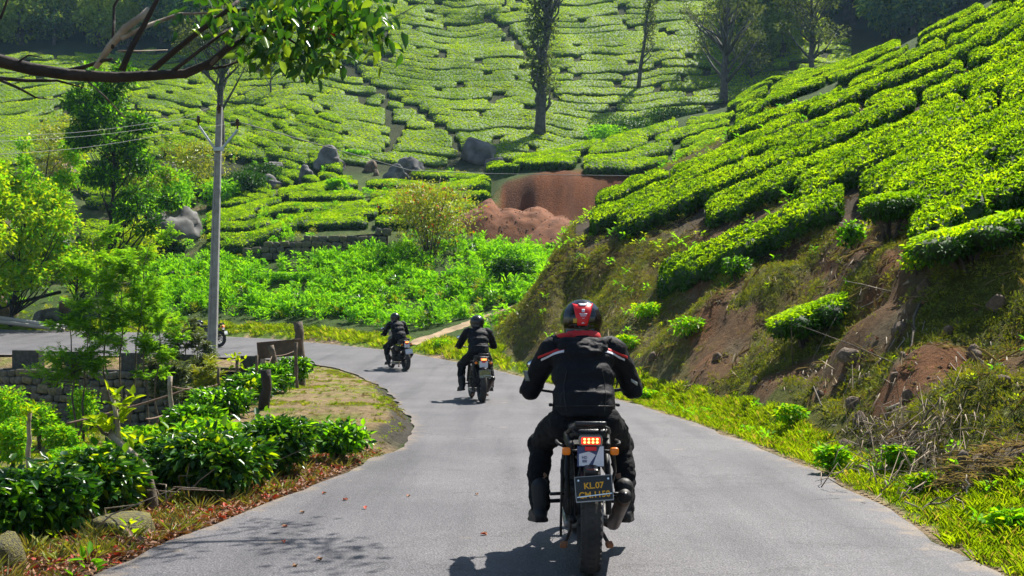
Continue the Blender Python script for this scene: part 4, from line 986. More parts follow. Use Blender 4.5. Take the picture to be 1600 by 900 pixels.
    MB().lathe([(.085,0),(.06,.015),(.02,.02)], 20, 0, Matrix.Translation((0,1.328,.93)) @ Matrix.Rotation(R(-90),4,'X')).build('glass', [M_glass_l], hl, True)
    MB().box((0,1.24,1.10), (.2,.006,.18), 0, (.5,0,0), .002).build('windscreen', [M_glass_l], b)
    ff = MB(); 
    for i in range(7):
        a = R(-50+i*16); ff.box((0, WB+math.sin(a)*.38, .345+math.cos(a)*.38), (.11,.11,.006), 0, (-a,0,0))
    ff.build('front_fender', [M_blk], b)
    return b
# ------------------------------------------------------------------ rider
M_jack = simple('black_nylon', (.006,.0065,.010), .7, bump=.8, bscale=13, col2=(.003,.003,.005), vscale=5)
M_trou = simple('black_denim', (.005,.005,.0065), .85, bump=.4, bscale=60)
M_boot = simple('black_boot_leather', (.006,.006,.007), .6, bump=.2)
M_glove = simple('black_glove', (.01,.01,.01), .6)
M_skin = simple('skin', (.35,.19,.12), .5)
M_helm = simple('gloss_black_helmet', (.004,.004,.005), .16, coat=.25)
M_helmm = simple('plain_black_helmet', (.010,.011,.014), .28, coat=.3)
M_redf = simple('red_fabric', (.55,.012,.015), .6, bump=.2, bscale=80)
M_whf = simple('white_fabric', (.72,.72,.78), .6)
M_green = simple('lime_patch', (.12,.6,.03), .6)
M_visor = simple('visor', (.02,.02,.022), .05, coat=1)
def chain(mb, pts, rad, n=12, sub=3):
    """tapered limb through joints"""
    P = []; Rr = []
    for i in range(len(pts)-1):
        a, b = Vector(pts[i]), Vector(pts[i+1])
        for k in range(sub): t = k/sub; P.append(a.lerp(b, t)); Rr.append(rad[i]*(1-t)+rad[i+1]*t)
    P.append(Vector(pts[-1])); Rr.append(rad[-1]); mb.tube(P, Rr, n)
    for p, r in zip(pts, rad): mb.ell(p, (r, r, r))
for m_ in (M_jack, M_trou): m_.node_tree.nodes['Principled BSDF'].inputs['Specular IOR Level'].default_value = .25
PROTO_RIDER = {}
def make_rider(kind):
    """seated rider in the bike's own frame (origin at the rear tyre contact, y forward)"""
    r = None
    HIP = [(s*.10,.50,.90) for s in (-1,1)]; KN = [(s*.268,.98,.70) for s in (-1,1)]; AN = [(s*.285,.76,.34) for s in (-1,1)]
    SH = [(s*.195,.74,1.365) for s in (-1,1)]; EL_ = [(s*.352,.86,1.085) for s in (-1,1)]; WR = [(s*.355,1.02,1.075) for s in (-1,1)]
    # continuous body
    if 'body' not in PROTO_RIDER:
        b = MB(); b.ell((0,.52,.93), (.15,.11,.12)); b.ell((0,.57,1.08), (.14,.10,.15)); b.ell((0,.67,1.27), (.16,.105,.15))
        chain(b, [(0,.72,1.38),(0,.78,1.47)], [.07,.055]); b.ell((0,.84,1.56), (.078,.095,.11)); b.ell((0,.935,1.545), (.014,.02,.022))
        for s in (-1,1): b.ell((s*.08,.835,1.555), (.012,.02,.028))
        for k in (0,1):
            chain(b, [HIP[k], KN[k], AN[k]], [.085,.055,.042]); chain(b, [SH[k], EL_[k], WR[k]], [.05,.038,.028]); s = (-1,1)[k]
            chain(b, [(s*.285,.76,.30),(s*.305,.86,.235)], [.04,.03]); b.ell((s*.355,1.05,1.075), (.03,.04,.02))
        PROTO_RIDER['body'] = remeshed(b, .016, [M_skin], 'body', 4)[0]
        j = MB(); j.ell((0,.53,.975), (.205,.155,.10)); j.ell((0,.56,1.06), (.212,.165,.14)); j.ell((0,.62,1.18), (.218,.165,.15)); j.ell((0,.68,1.30), (.225,.15,.12)); j.ell((0,.72,1.375), (.20,.12,.075))
        j.tube([(0,.525,.90),(0,.535,.95),(0,.56,1.06)], [.205,.21,.205], 24)
        chain(j, [(0,.72,1.38),(0,.78,1.46)], [.10,.07])
        for k in (0,1):
            s = (-1,1)[k]; j.ell((s*.215,.735,1.36), (.088,.095,.08)); chain(j, [SH[k], (s*.285,.80,1.235), EL_[k], (s*.355,.99,1.078)], [.092,.080,.074,.050])
            j.ell((s*.362,.85,1.085), (.064,.075,.07))
        me, co = remeshed(j, .0125, [M_jack], 'jacket', 3, .011, .075); PROTO_RIDER['jacket'] = me
        t = MB(); t.ell((0,.52,.90), (.215,.16,.115))
        for k in (0,1):
            s = (-1,1)[k]; chain(t, [(s*.115,.50,.885),(s*.215,.76,.80),KN[k]], [.125,.105,.085]); chain(t, [KN[k],(s*.30,.88,.50),(s*.287,.775,.285)], [.083,.080,.070]); t.ell((s*.30,1.0,.69), (.075,.07,.09))
        me, co = remeshed(t, .0125, [M_trou], 'trousers', 3, .014, .055); PROTO_RIDER['trousers'] = me
        for nm, s in (('bl',-1),('br',1)):
            q = MB(); chain(q, [(s*.285,.775,.42),(s*.285,.76,.30)], [.066,.058]); chain(q, [(s*.288,.75,.255),(s*.325,.92,.215)], [.055,.045]); q.box((s*.303,.83,.190), (.10,.27,.03), 0, (-.12,0,-s*.2), .012); q.ell((s*.285,.71,.235),(.045,.04,.045))
            PROTO_RIDER[nm] = remeshed(q, .009, [M_boot], 'boot', 3)[0]
            q = MB(); q.ell((s*.36,1.055,1.085), (.045,.045,.026), rot=(-.2,0,s*.4)); chain(q, [(s*.352,.985,1.08),(s*.357,1.03,1.085)], [.042,.036])
            for f in range(4):
                o = -.034+.022*f; L = (.9,1,.96,.8)[f]; bx, by = s*(.36-o*.8), 1.055+s*0+o*.55*-1
                q.tube([(bx,by+.02,1.098),(bx-s*.01,by+.052*L,1.094),(bx-s*.012,by+.064*L,1.068),(bx-s*.006,by+.045*L,1.046),(bx,by+.022*L,1.043)], [.0115,.011,.0105,.0095,.008], 8)
            q.tube([(s*.325,1.03,1.075),(s*.305,1.05,1.055),(s*.312,1.072,1.038),(s*.328,1.076,1.035)], [.014,.0125,.011,.009], 8)
            PROTO_RIDER['g'+nm[1]] = remeshed(q, .0045, [M_glove], 'glove', 2)[0]
        h = MB(); h.ell((0,.835,1.562), (.148,.172,.146)); h.ell((0,.86,1.485), (.132,.152,.085)); h.ell((0,.94,1.48), (.092,.09,.06)); h.ell((0,.79,1.475),(.128,.115,.065))
        PROTO_RIDER['helmet'] = remeshed(h, .009, [M_helm], 'helmet', 8)[0]
        m2 = PROTO_RIDER['helmet'].copy(); m2.materials[0] = M_helmm; PROTO_RIDER['helmet2'] = m2
    r = link('person', PROTO_RIDER['body'])
    for nm, key in (('jacket','jacket'),('trousers','trousers'),('boot','bl'),('boot','br'),('glove','gl'),('glove','gr')): link(nm, PROTO_RIDER[key], r)
    hm = link('helmet', PROTO_RIDER['helmet' if kind == 'near' else 'helmet2'], r)
    MB().ell((0,.93,1.56), (.120,.090,.068)).build('visor', [M_visor], hm, True)
    if kind == 'near':
        bpy.context.view_layer.update()
        from mathutils.bvhtree import BVHTree
        def tree_of(me): return BVHTree.FromPolygons([v.co[:] for v in me.vertices], [p.vertices[:] for p in me.polygons])
        TH = tree_of(PROTO_RIDER['helmet']); TJ = tree_of(PROTO_RIDER['jacket'])
        def wrap(name, poly, nx, nz_, T, mt, parent, off=.003, proj='y'):
            """cloth or decal panel: outline in x,z laid on the surface from behind"""
            (xa, xb_, f0, f1) = poly; V = []; Fq = []
            for i in range(nz_+1):
                for k in range(nx+1):
                    u = k/nx; v = i/nz_; z = f0(v) if callable(f0) else f0; 
                    x = xa(v)+(xb_(v)-xa(v))*u; z = f1(u, v)
                    hit_, no, ix, dd = T.ray_cast(Vector((x, -.5, z)), Vector((0, 1, 0)))
                    if hit_ is None: hit_ = Vector((x, .8, z)); no = Vector((0,-1,0))
                    V.append(hit_+no*off if no.y < 0 else hit_-no*off)
            for i in range(nz_):
                for k in range(nx): a = i*(nx+1)+k; Fq.append((a, a+1, a+nx+2, a+nx+1))
            me = bpy.data.meshes.new(name); me.from_pydata([tuple(v) for v in V], [], Fq); me.materials.append(mt); me.polygons.foreach_set('use_smooth', [True]*len(me.polygons))
            o = link(name, me, parent); so_ = o.modifiers.new('thickness', 'SOLIDIFY'); so_.thickness = .0025; so_.offset = 0; return o
        zt, zb = 1.672, 1.525
        wrap('red_panel', (lambda v: -.066+.030*v, lambda v: .070-.042*v, 0, lambda u, v: zt-.012*math.sin(math.pi*u)*(1-v)-(zt-zb)*v), 10, 12, TH, M_redp, hm)
        wrap('crest', (lambda v: -.008, lambda v: .012, 0, lambda u, v: 1.632-.02*v), 4, 4, TH, M_whf, hm, .006)
        for i, (wd, z) in enumerate(((.026,1.603),(.022,1.596),(.018,1.589),(.008,1.575))): wrap('panel_print', (lambda v: .002-wd, lambda v: .002+wd, 0, lambda u, v: z-.0035*v), 6, 1, TH, M_whf, hm, .006)
        wrap('panel_print', (lambda v: -.012+.011*(1-v)+0, lambda v: .012-.011*(1-v), 0, lambda u, v: 1.548-.009*v), 4, 2, TH, M_whf, hm, .006)
        wrap('warning_sticker', (lambda v: -.063, lambda v: -.038, 0, lambda u, v: 1.572-.03*v), 4, 4, TH, simple('ochre_sticker', (.55,.32,.03), .5), hm, .005)
        wrap('top_vent', (lambda v: -.028+.012*v, lambda v: .03-.012*v, 0, lambda u, v: 1.668-.014*v), 8, 3, TH, M_whf, hm, .006)
        # shoulder stripes: white under red
        for s in (-1, 1):
            x0, x1 = .13, .30
            f = lambda u, v, a, w: (1.358-.060*u**1.4) + a - w*v
            X0 = (lambda v: -x1) if s < 0 else (lambda v: x0); X1 = (lambda v: -x0) if s < 0 else (lambda v: x1)
            fu = (lambda u: 1-u) if s < 0 else (lambda u: u)
            wrap('red_stripe', (X0, X1, 0, lambda u, v, fu=fu: f(fu(u), v, .017, .015)), 22, 4, TJ, M_redf, r, .004)
            wrap('white_stripe', ((lambda v: -x1+.02) if s < 0 else (lambda v: x0), (lambda v: -x0) if s < 0 else (lambda v: x1-.02), 0, lambda u, v, fu=fu: f(fu(u), v, .001, .014)), 22, 4, TJ, M_whf, r, .004)
            MB().tube([(s*.30,.79,1.30),(s*.325,.775,1.24),(s*.33,.76,1.20)], [.008,.012,.006], 6).build('piping', [M_whf if s > 0 else M_galv], r, True)
        wrap('sleeve_patch', (lambda v: -.405+.02*v, lambda v: -.375+.02*v, 0, lambda u, v: 1.215-.07*v), 4, 6, TJ, simple('reflective_grey', (.16,.18,.17), .4, .4), r, .004)
        for x_ in (-.115, .115): wrap('seam', (lambda v, x_=x_: x_-.0025+.02*math.sin(v*3)*(1 if x_ > 0 else -1), lambda v, x_=x_: x_+.0025+.02*math.sin(v*3)*(1 if x_ > 0 else -1), 0, lambda u, v: 1.23-.26*v), 1, 22, TJ, M_blkmat, r, .003)
        wrap('seam', (lambda v: -.19, lambda v: .19, 0, lambda u, v: 1.0-.006*v+.01*math.sin(u*3.1)), 24, 1, TJ, M_blkmat, r, .003)
        wrap('cuff_logo', (lambda v: .33, lambda v: .375, 0, lambda u, v: 1.165-.022*v-.03*u), 5, 2, TJ, M_galv, r, .004)
        # collar and hood
        cl = MB(); n = 24
        pr = [(.112,.0),(.118,.03),(.105,.075),(.092,.082)]
        cl.lathe(pr, 28, 0, Matrix.Translation((0,.765,1.405)) @ Matrix.Rotation(-.25, 4, 'X') @ Matrix.Diagonal((1.12,.95,1,1)), closed=True); cl.build('collar', [M_redf], r, True)
        hd = MB(); hd.ell((0,.615,1.375), (.175,.07,.055)); hd.ell((0,.575,1.325), (.135,.06,.075)); hd.ell((0,.55,1.265), (.085,.045,.065)); hd.ell((0,.54,1.225), (.045,.03,.04)); chain(hd, [(-.195,.73,1.43),(-.12,.63,1.405),(.12,.63,1.405),(.195,.73,1.43)], [.032,.045,.045,.032])
        me, _ = remeshed(hd, .011, [M_jack], 'hood', 5, .018, .06); link('hood', me, r)
        MB().tube([(-.2,.72,1.44),(-.14,.67,1.455),(-.09,.66,1.455)], [.012,.022,.012], 8).build('hood_lining', [M_redf], r, True)
        # hem, belt loops
        MB().lathe([(.212,0),(.218,.012),(.218,.03),(.212,.04)], 30, 0, Matrix.Translation((0,.532,.915)) @ Matrix.Diagonal((1,.78,1,1)), closed=True).build('jacket_hem', [M_jack], r, True)
        for s in (-1,1): MB().box((s*.222,.53,1.0), (.025,.05,.02), 0, None, .006).build('waist_tab', [M_blkmat], r)
    if kind == 'second':
        for s in (-1,1): MB().box((s*.235,.66,.88), (.012,.03,.11), 0, (.3,s*.5,0), .004).build('lime_patch', [M_green], r)
    return r
def place(o, loc, rz, lean=0):
    o.location = loc; o.rotation_euler = (0, lean, rz)
bikeA = make_bike(True)
place(bikeA, (.4727,7.09,.010), R(-.5)); setp(bikeA, 'black touring motorcycle with lit red tail light and black number plate, nearest the camera', 'motorcycle', 'motorcycles on the road')
pA = make_rider('near'); place(pA, (.4727,7.09,.010), R(-.5)); setp(pA, 'rider in black jacket with red collar and white shoulder stripes, helmet with red back panel', 'person', 'motorcycle riders')
bikeB = make_bike(False); x, y = -.590, 22.4; place(bikeB, (x, y, float(zroad(x,y))+.012), R(9.7), R(1)); setp(bikeB, 'dark motorcycle with white tail panel in the middle of the three ridden ones', 'motorcycle', 'motorcycles on the road')
for ch in kids(bikeB):
    if ch.name.startswith('rear_fender'): ch.data = ch.data.copy(); ch.data.materials[0] = M_white
    if ch.name.startswith('number_plate'): ch.data = ch.data.copy(); ch.data.materials[0] = M_plategreen
pB = make_rider('second'); place(pB, bikeB.location, R(9.7), R(1)); setp(pB, 'rider all in black with a plain black helmet and lime green patches at the hips', 'person', 'motorcycle riders')
bikeC = make_bike(False); x, y = -3.09, 33.67; place(bikeC, (x, y, float(zroad(x,y))+.012), R(23), R(-3)); setp(bikeC, 'dark motorcycle entering the bend, farthest of the three ridden ones', 'motorcycle', 'motorcycles on the road')
for ch in kids(bikeC):
    if ch.name.startswith('rear_fender') or ch.name.startswith('number_plate'): ch.data = ch.data.copy(); ch.data.materials[0] = M_white
pC = make_rider('third'); place(pC, bikeC.location, R(23), R(-3)); setp(pC, 'rider in plain dark navy jacket and black helmet going into the bend', 'person', 'motorcycle riders')
bikeD = copy_tree(bikeC); x, y = -11.5, 45.2; place(bikeD, (x, y, float(zroad(x,y))+.012), R(70), 0); setp(bikeD, 'dark motorcycle standing behind the concrete pole and the grey-green shrub', 'motorcycle', 'motorcycles on the road')
for ch in kids(bikeD):
    if ch.name.startswith('rear_fender'): ch.data = ch.data.copy(); ch.data.materials[0] = M_amber
# ------------------------------------------------------------------ shrubs and trees
def cloud(C_, Rr, n, rs, out=.8, flat=1.0, up=.5, shell=.55):
    v = rdir(n, rs); r = shell+(1-shell)*rs.rand(n)**.7; v[:,2] = np.where(v[:,2] > 0, v[:,2]*flat, v[:,2])
    q = v*r[:,None]; bump = 1+.22*fbm(v[:,0]*2+C_[0], v[:,1]*2+C_[1], v[:,2]*2, 2)
    P = np.array(C_)+q*np.array(Rr)*bump[:,None]
    D = v*out+rs.normal(size=(n,3))*.45; D[:,2] += up*.3-.15
    U = v*.5+np.array([0,0,up])+rs.normal(size=(n,3))*.35
    return P, D, U
def clumps_mesh(name, clumps, n, L, W, mats, mi_frac=0, seed=1, shell=.3, up=.5, **k):
    rs = np.random.RandomState(seed); Ps, Ds, Us = [], [], []; tot = sum(c_[1][0]*c_[1][1]*c_[1][2]+1e-9 for c_ in clumps)**1
    wts = np.array([(c_[1][0]*c_[1][1]*c_[1][2])**.67 for c_ in clumps]); wts = wts/wts.sum()
    for (c_, r_), w_ in zip(clumps, wts):
        P, D, U = cloud(c_, r_, max(4, int(n*w_)), rs, shell=shell, up=up); Ps.append(P); Ds.append(D); Us.append(U)
    P = np.vstack(Ps); D = np.vstack(Ds); U = np.vstack(Us); m = len(P)
    mi = (rs.rand(m) < mi_frac).astype(int) if mi_frac else None
    return leafmesh(name, P, D, U, L*(.65+.7*rs.rand(m)), W*(.7+.6*rs.rand(m)), mats, tint=rs.rand(m), mi=mi, **k)
def wpt(px, py, d): return P3(px, py, d)
def shrub(name, label, cat, px, d, top_py, wpx, mats, L=.1, W=.045, n=900, group=None, nst=5, frac=0, stemm=None, seed=1, lobes=7, depth=None, leafobjs=0, base_dz=0, bottom=.12, flat=.75, core=None):
    rs = np.random.RandomState(seed); s = F/d; b = at(px, d); b.z += base_dz; H = CAM_H+(HY-top_py)/s-b.z; H = max(H, .15); w = wpx/s/2; dp = depth or w
    root = empty(name, b); setp(root, label, cat, group)
    cl = []
    for k in range(lobes):
        a = 6.283*k/lobes+rs.rand(); rr = .48*rs.uniform(.5, 1.1)
        cl.append(((math.cos(a)*w*rr, math.sin(a)*dp*rr, H*rs.uniform(.42,.66)), (w*rs.uniform(.42,.6), dp*rs.uniform(.42,.6), H*rs.uniform(.28,.40))))
    cl.append(((0,0,H*.62), (w*.6, dp*.6, H*.38)))
    me = clumps_mesh('foliage', cl, n, L, W, mats, frac, seed)
    co = np.empty(len(me.vertices)*3, np.float32); me.vertices.foreach_get('co', co); co = co.reshape(-1,3); z = co[:,2]
    z = np.where(z > H*flat, H*flat+(z-H*flat)*.55, z); z = np.where(z < H*bottom, H*bottom+(z-H*bottom)*.3, z); co[:,2] = z; me.vertices.foreach_set('co', co.ravel()); me.update()
    link('foliage', me, root)
    for k in range(nst):
        c_ = cl[k % len(cl)][0]; m_ = (c_[0]*.35+rs.normal()*.03, c_[1]*.35, H*.3)
        MB().tube([(c_[0]*.08,c_[1]*.08,-.08), m_, (c_[0]*.9, c_[1]*.9, H*.7)], [min(.035,.05*w+.006), min(.025,.03*w+.004), .005], 6).build('stem', [stemm or M_tea_branch], root, True)
    if leafobjs:
        V, Fq = leaves([(0,0,0)], [(0,1,0)], [(0,0,1)], L*1.1, W*1.15); lm = npmesh('leaf', V, Fq, [mats[0] if isinstance(mats, list) else mats], True, attr={'tint': np.zeros(len(V))})
        P, D, U = cloud((0,-dp*.25,H*.6), (w*.85, dp*.8, H*.42), leafobjs, rs, shell=.92, up=.8)
        for i in range(leafobjs):
            o = link('leaf', lm, root); o.location = P[i]; o.rotation_euler = Vector(D[i]).to_track_quat('Y', 'Z').to_euler(); k = .8+.5*rs.rand(); o.scale = (k, k, k)
    return root
def tree(name, label, base, H, tr, clumps, leafm, L, W, n, bark, group=None, lean=(0,0), seed=1, frac=0, kinks=.012, limb_from=.3, cat='tree', shell=.2, nrm=.5):
    rs = np.random.RandomState(seed); root = empty(name, base); setp(root, label, cat, group)
    T = []; k = 12
    for i in range(k+1):
        t = i/k; T.append(Vector((lean[0]*t**1.2+rs.normal()*kinks*H*t, lean[1]*t+rs.normal()*kinks*H*t*.5, -.3+(H*.97+.3)*t)))
    rad = [tr*(1.25 if i == 0 else 1)*(1-.85*i/k) for i in range(k+1)]
    tk = MB().tube(T, rad, 9).build('trunk', [bark], root, True)
    for c_, r_ in clumps:
        cz = c_[2]; t0 = np.clip((cz-abs(Vector((c_[0],c_[1],0)).length)*.7-.1*H)/H, .12, .95); i0 = min(int(t0*k), k-1); p0 = T[i0].lerp(T[i0+1], t0*k-i0)
        e = Vector(c_); m_ = p0.lerp(e, .5)+Vector((rs.normal()*.03*H, rs.normal()*.03*H, -.02*H)); r0 = max(rad[i0]*.5, .01)
        if (e-p0).length > .3: MB().tube([p0, m_, e], [r0, r0*.6, r0*.2], 6).build('limb', [bark], root, True)
    link('crown', clumps_mesh('crown', clumps, n, L, W, leafm, frac, seed, shell=shell, up=nrm), root)
    return root
def rclumps(rs, n, cx, cz, rx, rz, r, ry=None, taper=0):
    out = []
    for i in range(n):
        v = rdir(1, rs)[0]*rs.uniform(.45, 1); zz = v[2]; k = 1-taper*max(zz, 0); q = r*rs.uniform(.65, 1.2)
        out.append(((cx+v[0]*rx*k, v[1]*(ry or rx)*k, cz+zz*rz), (q, q, q*.75)))
    return out
# far hillside trees
def fbase(px, py, dmin=90): 
    v = hit(px, py, dmin, 200); return v if v is not None else at(px, 120)
b = fbase(843, 214); s = F/b.y
rs = np.random.RandomState(3)
cl = [((rs.normal()*.5+.03*z_*8/20, rs.normal()*.5, z_), (1.0, 1.0, 1.2)) for z_ in np.linspace(4.5, 12, 15)] + rclumps(rs, 22, .8, 16, 3.8, 3.6, 1.3)
tree('silver_oak', 'tall dark tree clad in creeper standing on the far hillside', b, 19, .52, cl, M_oak, .30, .15, 5200, M_bark_grey, 'trees on the far hillside', lean=(1.3,0), seed=3)
b = fbase(997, 143)
cl = [((1.0+rs.normal()*.2+(z_-5)*.08, rs.normal()*.3, z_), (.7,.7,1.0)) for z_ in np.linspace(5, 12, 10)]
tree('silver_oak', 'slender leaning tree with thin foliage on the far hillside', b, 12.5, .24, cl, M_oak, .26, .12, 1100, M_bark_grey, 'trees on the far hillside', lean=(1.7,0), seed=4)
b = fbase(1130, 160)
tree('silver_oak', 'forked grey tree with open airy crown above the shoulder of the slope', b, 14.5, .42, rclumps(rs, 34, .4, 9.5, 4.6, 5.2, 1.1, taper=.4), M_oak, .24, .10, 4000, M_bark_grey, 'trees on the far hillside', lean=(.8,0), seed=5, shell=.1)
b = fbase(1268, 112)
tree('silver_oak', 'rounded grey-green tree behind the skyline of the right slope', b, 12, .3, rclumps(rs, 30, 0, 7, 3.6, 4.8, 1.5), M_oak, .3, .15, 4200, M_bark_grey, 'trees on the far hillside', seed=6)
b = fbase(1175, 128)
tree('silver_oak', 'bushy low grey tree right of the forked tree', b, 7, .2, rclumps(rs, 14, 0, 3.5, 2.8, 2.4, 1.2), M_oak, .3, .15, 1800, M_bark_grey, 'trees on the far hillside', seed=7)
b = at(341, 92)
tree('silver_oak', 'grey tree with dark trunk directly behind the concrete pole', b, 14.5, .42, rclumps(rs, 22, .3, 11.2, 3.6, 3.6, 1.4), M_oak, .26, .13, 3400, M_bark_grey, 'trees left of the far hillside', seed=8, lean=(.6,0))
b = fbase(423, 152)
tree('silver_oak', 'small pale misty tree left on the far hillside', b, 6, .12, rclumps(rs, 10, 0, 4, 1.8, 1.9, .8), M_oak, .25, .12, 800, M_bark_grey, 'trees on the far hillside', seed=9)
b = at(790, 138); tree('silver_oak', 'low wispy tree at the top edge of the far hillside', b, 6, .15, rclumps(rs, 8, 0, 4.2, 2.2, 1.5, .8), M_oak, .25, .12, 800, M_bark_grey, 'trees on the far hillside', seed=10)
# left trees
b = at(168, 60); rs = np.random.RandomState(21)
tree('dark_tree', 'dark green tree with a thin straight trunk left of the pole', b, 12.0, .13, rclumps(rs, 34, .3, 9.0, 2.2, 3.4, .75) + rclumps(rs, 14, 1.8, 4.8, 1.6, 1.4, .55), [M_darkleaf, M_herb], .24, .11, 12000, M_bark_dark, 'trees left of the pole', lean=(.5,0), seed=21, frac=.28)
b = at(15, 55)
tree('lime_tree', 'bright yellow-green leafy tree at the left edge', b, 8.2, .11, rclumps(rs, 40, .8, 4.4, 3.0, 2.9, .7) + rclumps(rs, 16, -1.2, 7.4, 2.2, 1.4, .65), [M_lime, M_herb], .19, .12, 9500, M_bark_dark, 'yellow-green trees at the left edge', lean=(1.2,0), seed=22, frac=.4, shell=.05)
b = at(70, 64); tree('lime_tree', 'airy fresh green tree rising behind the yellow-green tree', b, 8.6, .10, rclumps(rs, 26, 0, 6.0, 2.4, 2.6, .65), [M_herb, M_lime], .2, .11, 5200, M_bark_dark, 'yellow-green trees at the left edge', seed=25, frac=.3, shell=.05)
b = at(232, 70); tree('lime_tree', 'airy green tree between the dark tree and the pole', b, 7.4, .09, rclumps(rs, 22, 0, 5.0, 2.3, 2.0, .6), [M_herb2, M_herb], .2, .10, 4200, M_bark_dark, 'yellow-green trees at the left edge', seed=26, frac=.4, shell=.05)
b = at(-55, 52)
tree('lime_tree', 'yellow-green tree half outside the left edge', b, 8.5, .11, rclumps(rs, 22, 1.0, 5.0, 2.4, 3.0, .8), [M_lime, M_herb], .20, .13, 4500, M_bark_dark, 'yellow-green trees at the left edge', lean=(1.6,0), seed=23, frac=.2)
b = at(120, 57)
tree('lime_tree', 'low spreading yellow-green tree in front of the dark tree', b, 4.6, .08, rclumps(rs, 20, .2, 3.0, 2.2, 1.1, .6), [M_lime, M_herb], .18, .11, 3600, M_bark_dark, 'yellow-green trees at the left edge', seed=24, frac=.3)
for i, (px, d, tp, wp, mt, lab) in enumerate([(300,86,205,150,M_herb2,'wide olive-green bushy tree left of the pole'),(385,84,262,90,M_tea_side,'dark green shrub right of the pole'),(345,82,275,70,M_herb,'mid green shrub low behind the pole'),(265,78,250,90,M_herb,'soft green shrub above the big grey boulder'),(410,90,250,80,M_tea_side,'dark shrub among the boulders right of the pole'),
     (555,98,236,60,M_herb,'small green shrub beside the grey boulders'),(975,104,178,130,M_tea_side,'dark rounded shrub beyond the shoulder of the right slope'),(945,101,190,80,M_herb,'green shrub below the slender leaning tree'),(1040,106,160,70,M_tea_side,'shrub left of the forked tree'),(700,66,388,110,M_tea_side,'dark leafy shrub in the herbage left of the red mound'),(790,60,378,120,M_herb,'bright green leafy shrub below the red mound'),(800,54,395,90,M_tea_side,'dark shrub at the right end of the herbage'),(450,60,425,120,M_herb,'leafy green mound in the herbage right of the pole'),
     (60,66,300,120,M_herb,'green shrub below the yellow-green tree'),(215,64,330,90,M_lime,'yellow-green shrub beside the big boulder'),(525,82,275,34,M_herb,'little round green tree on the middle terrace'),(95,80,150,120,M_herb2,'olive shrub above the yellow-green trees'),(200,74,380,90,M_herb,'low green shrub in front of the big boulder')]):
    shrub('shrub', lab, 'shrub', px, d, tp, wp, mt, L=.24 if d > 75 else .2, W=.12 if d > 75 else .09, n=1900 if wp > 80 else 1100, seed=40+i, lobes=9, group='shrubs on the slopes', nst=3, bottom=.0)
# long forest at the back
rs = np.random.RandomState(5); FT = []
for v in range(5):
    root = empty('forest_tree', (0,0,-60)); cl = rclumps(rs, 20, 0, 4.4, 3.4, 3.6, 1.6)
    MB().tube([(0,0,-1.5),(.2,0,3),(0,0,6)], [.35,.28,.12], 7).build('trunk', [M_bark_grey], root, True)
    link('crown', clumps_mesh('crown', cl, 2300, .46, .28, [M_forest, M_forest2][0 if v < 3 else 1] if v != 2 else [M_forest, M_oak], 0 if v != 2 else .5, 60+v, shell=.5), root); FT.append(root)
usedf = set(); spots = []
for k in range(260):
    if k < 110: px = rs.uniform(-70, 500); py = rs.uniform(-60, 1)**1 if k % 3 else rs.uniform(0, 80); py = min(py, 84-.2*max(px-300, 0)); d0, d1 = 146, 228
    else: px = rs.uniform(1160, 1580) if k % 2 else rs.uniform(1380, 1600); py = rs.uniform(-75, 135); d0, d1 = 126, 218
    v_ = hit(px, py, d0, d1)
    if v_ is not None: spots.append((px, py, v_))
spots.sort(key=lambda q: q[2].y)
for i, (px, py, v_) in enumerate(spots):
    vi = rs.randint(5) if i > 12 else rs.choice([2,3,4,1]); src = FT[vi]; o = src if vi not in usedf else copy_tree(src); usedf.add(vi)
    k = rs.uniform(.75, 1.5); o.location = v_; o.rotation_euler = (0,0,rs.rand()*6.28); o.scale = (k, k, k*rs.uniform(.85,1.25))
    side = 'upper left corner of the view' if px < 800 else 'gap behind the right slope'
    tone = 'pale olive' if vi >= 3 else ('grey-green' if vi == 2 else 'blue-dark')
    setp(o, '%s rounded forest tree, %s, in the %s' % (tone, 'low down' if py > 30 else 'high up', side), 'tree', 'forest trees, '+side)
for vi in range(5):
    if vi not in usedf:
        for ch in kids(FT[vi]): bpy.data.objects.remove(ch)
        bpy.data.objects.remove(FT[vi])
# bush with red-tipped twigs above the herbage
root = shrub('flowering_bush', 'large loose bush with pale twigs and some red leaves above the herbage', 'bush', 672, 62, 262, 190, [M_herb2, M_redleaf], L=.17, W=.08, n=4600, frac=.04, seed=70, lobes=12, nst=0, bottom=.05)
rs = np.random.RandomState(71)
for k in range(26):
    a = rs.uniform(-1.2, 1.2); L_ = rs.uniform(2.5, 4.6)
    MB().tube([(a*.25, rs.normal()*.2, 0), (a*1.0, rs.normal()*.4, L_*.5), (a*2.1, rs.normal()*.6, L_)], [.03,.022,.008], 5).build('twig', [M_bark_pale if k % 3 else M_bark], root, True)
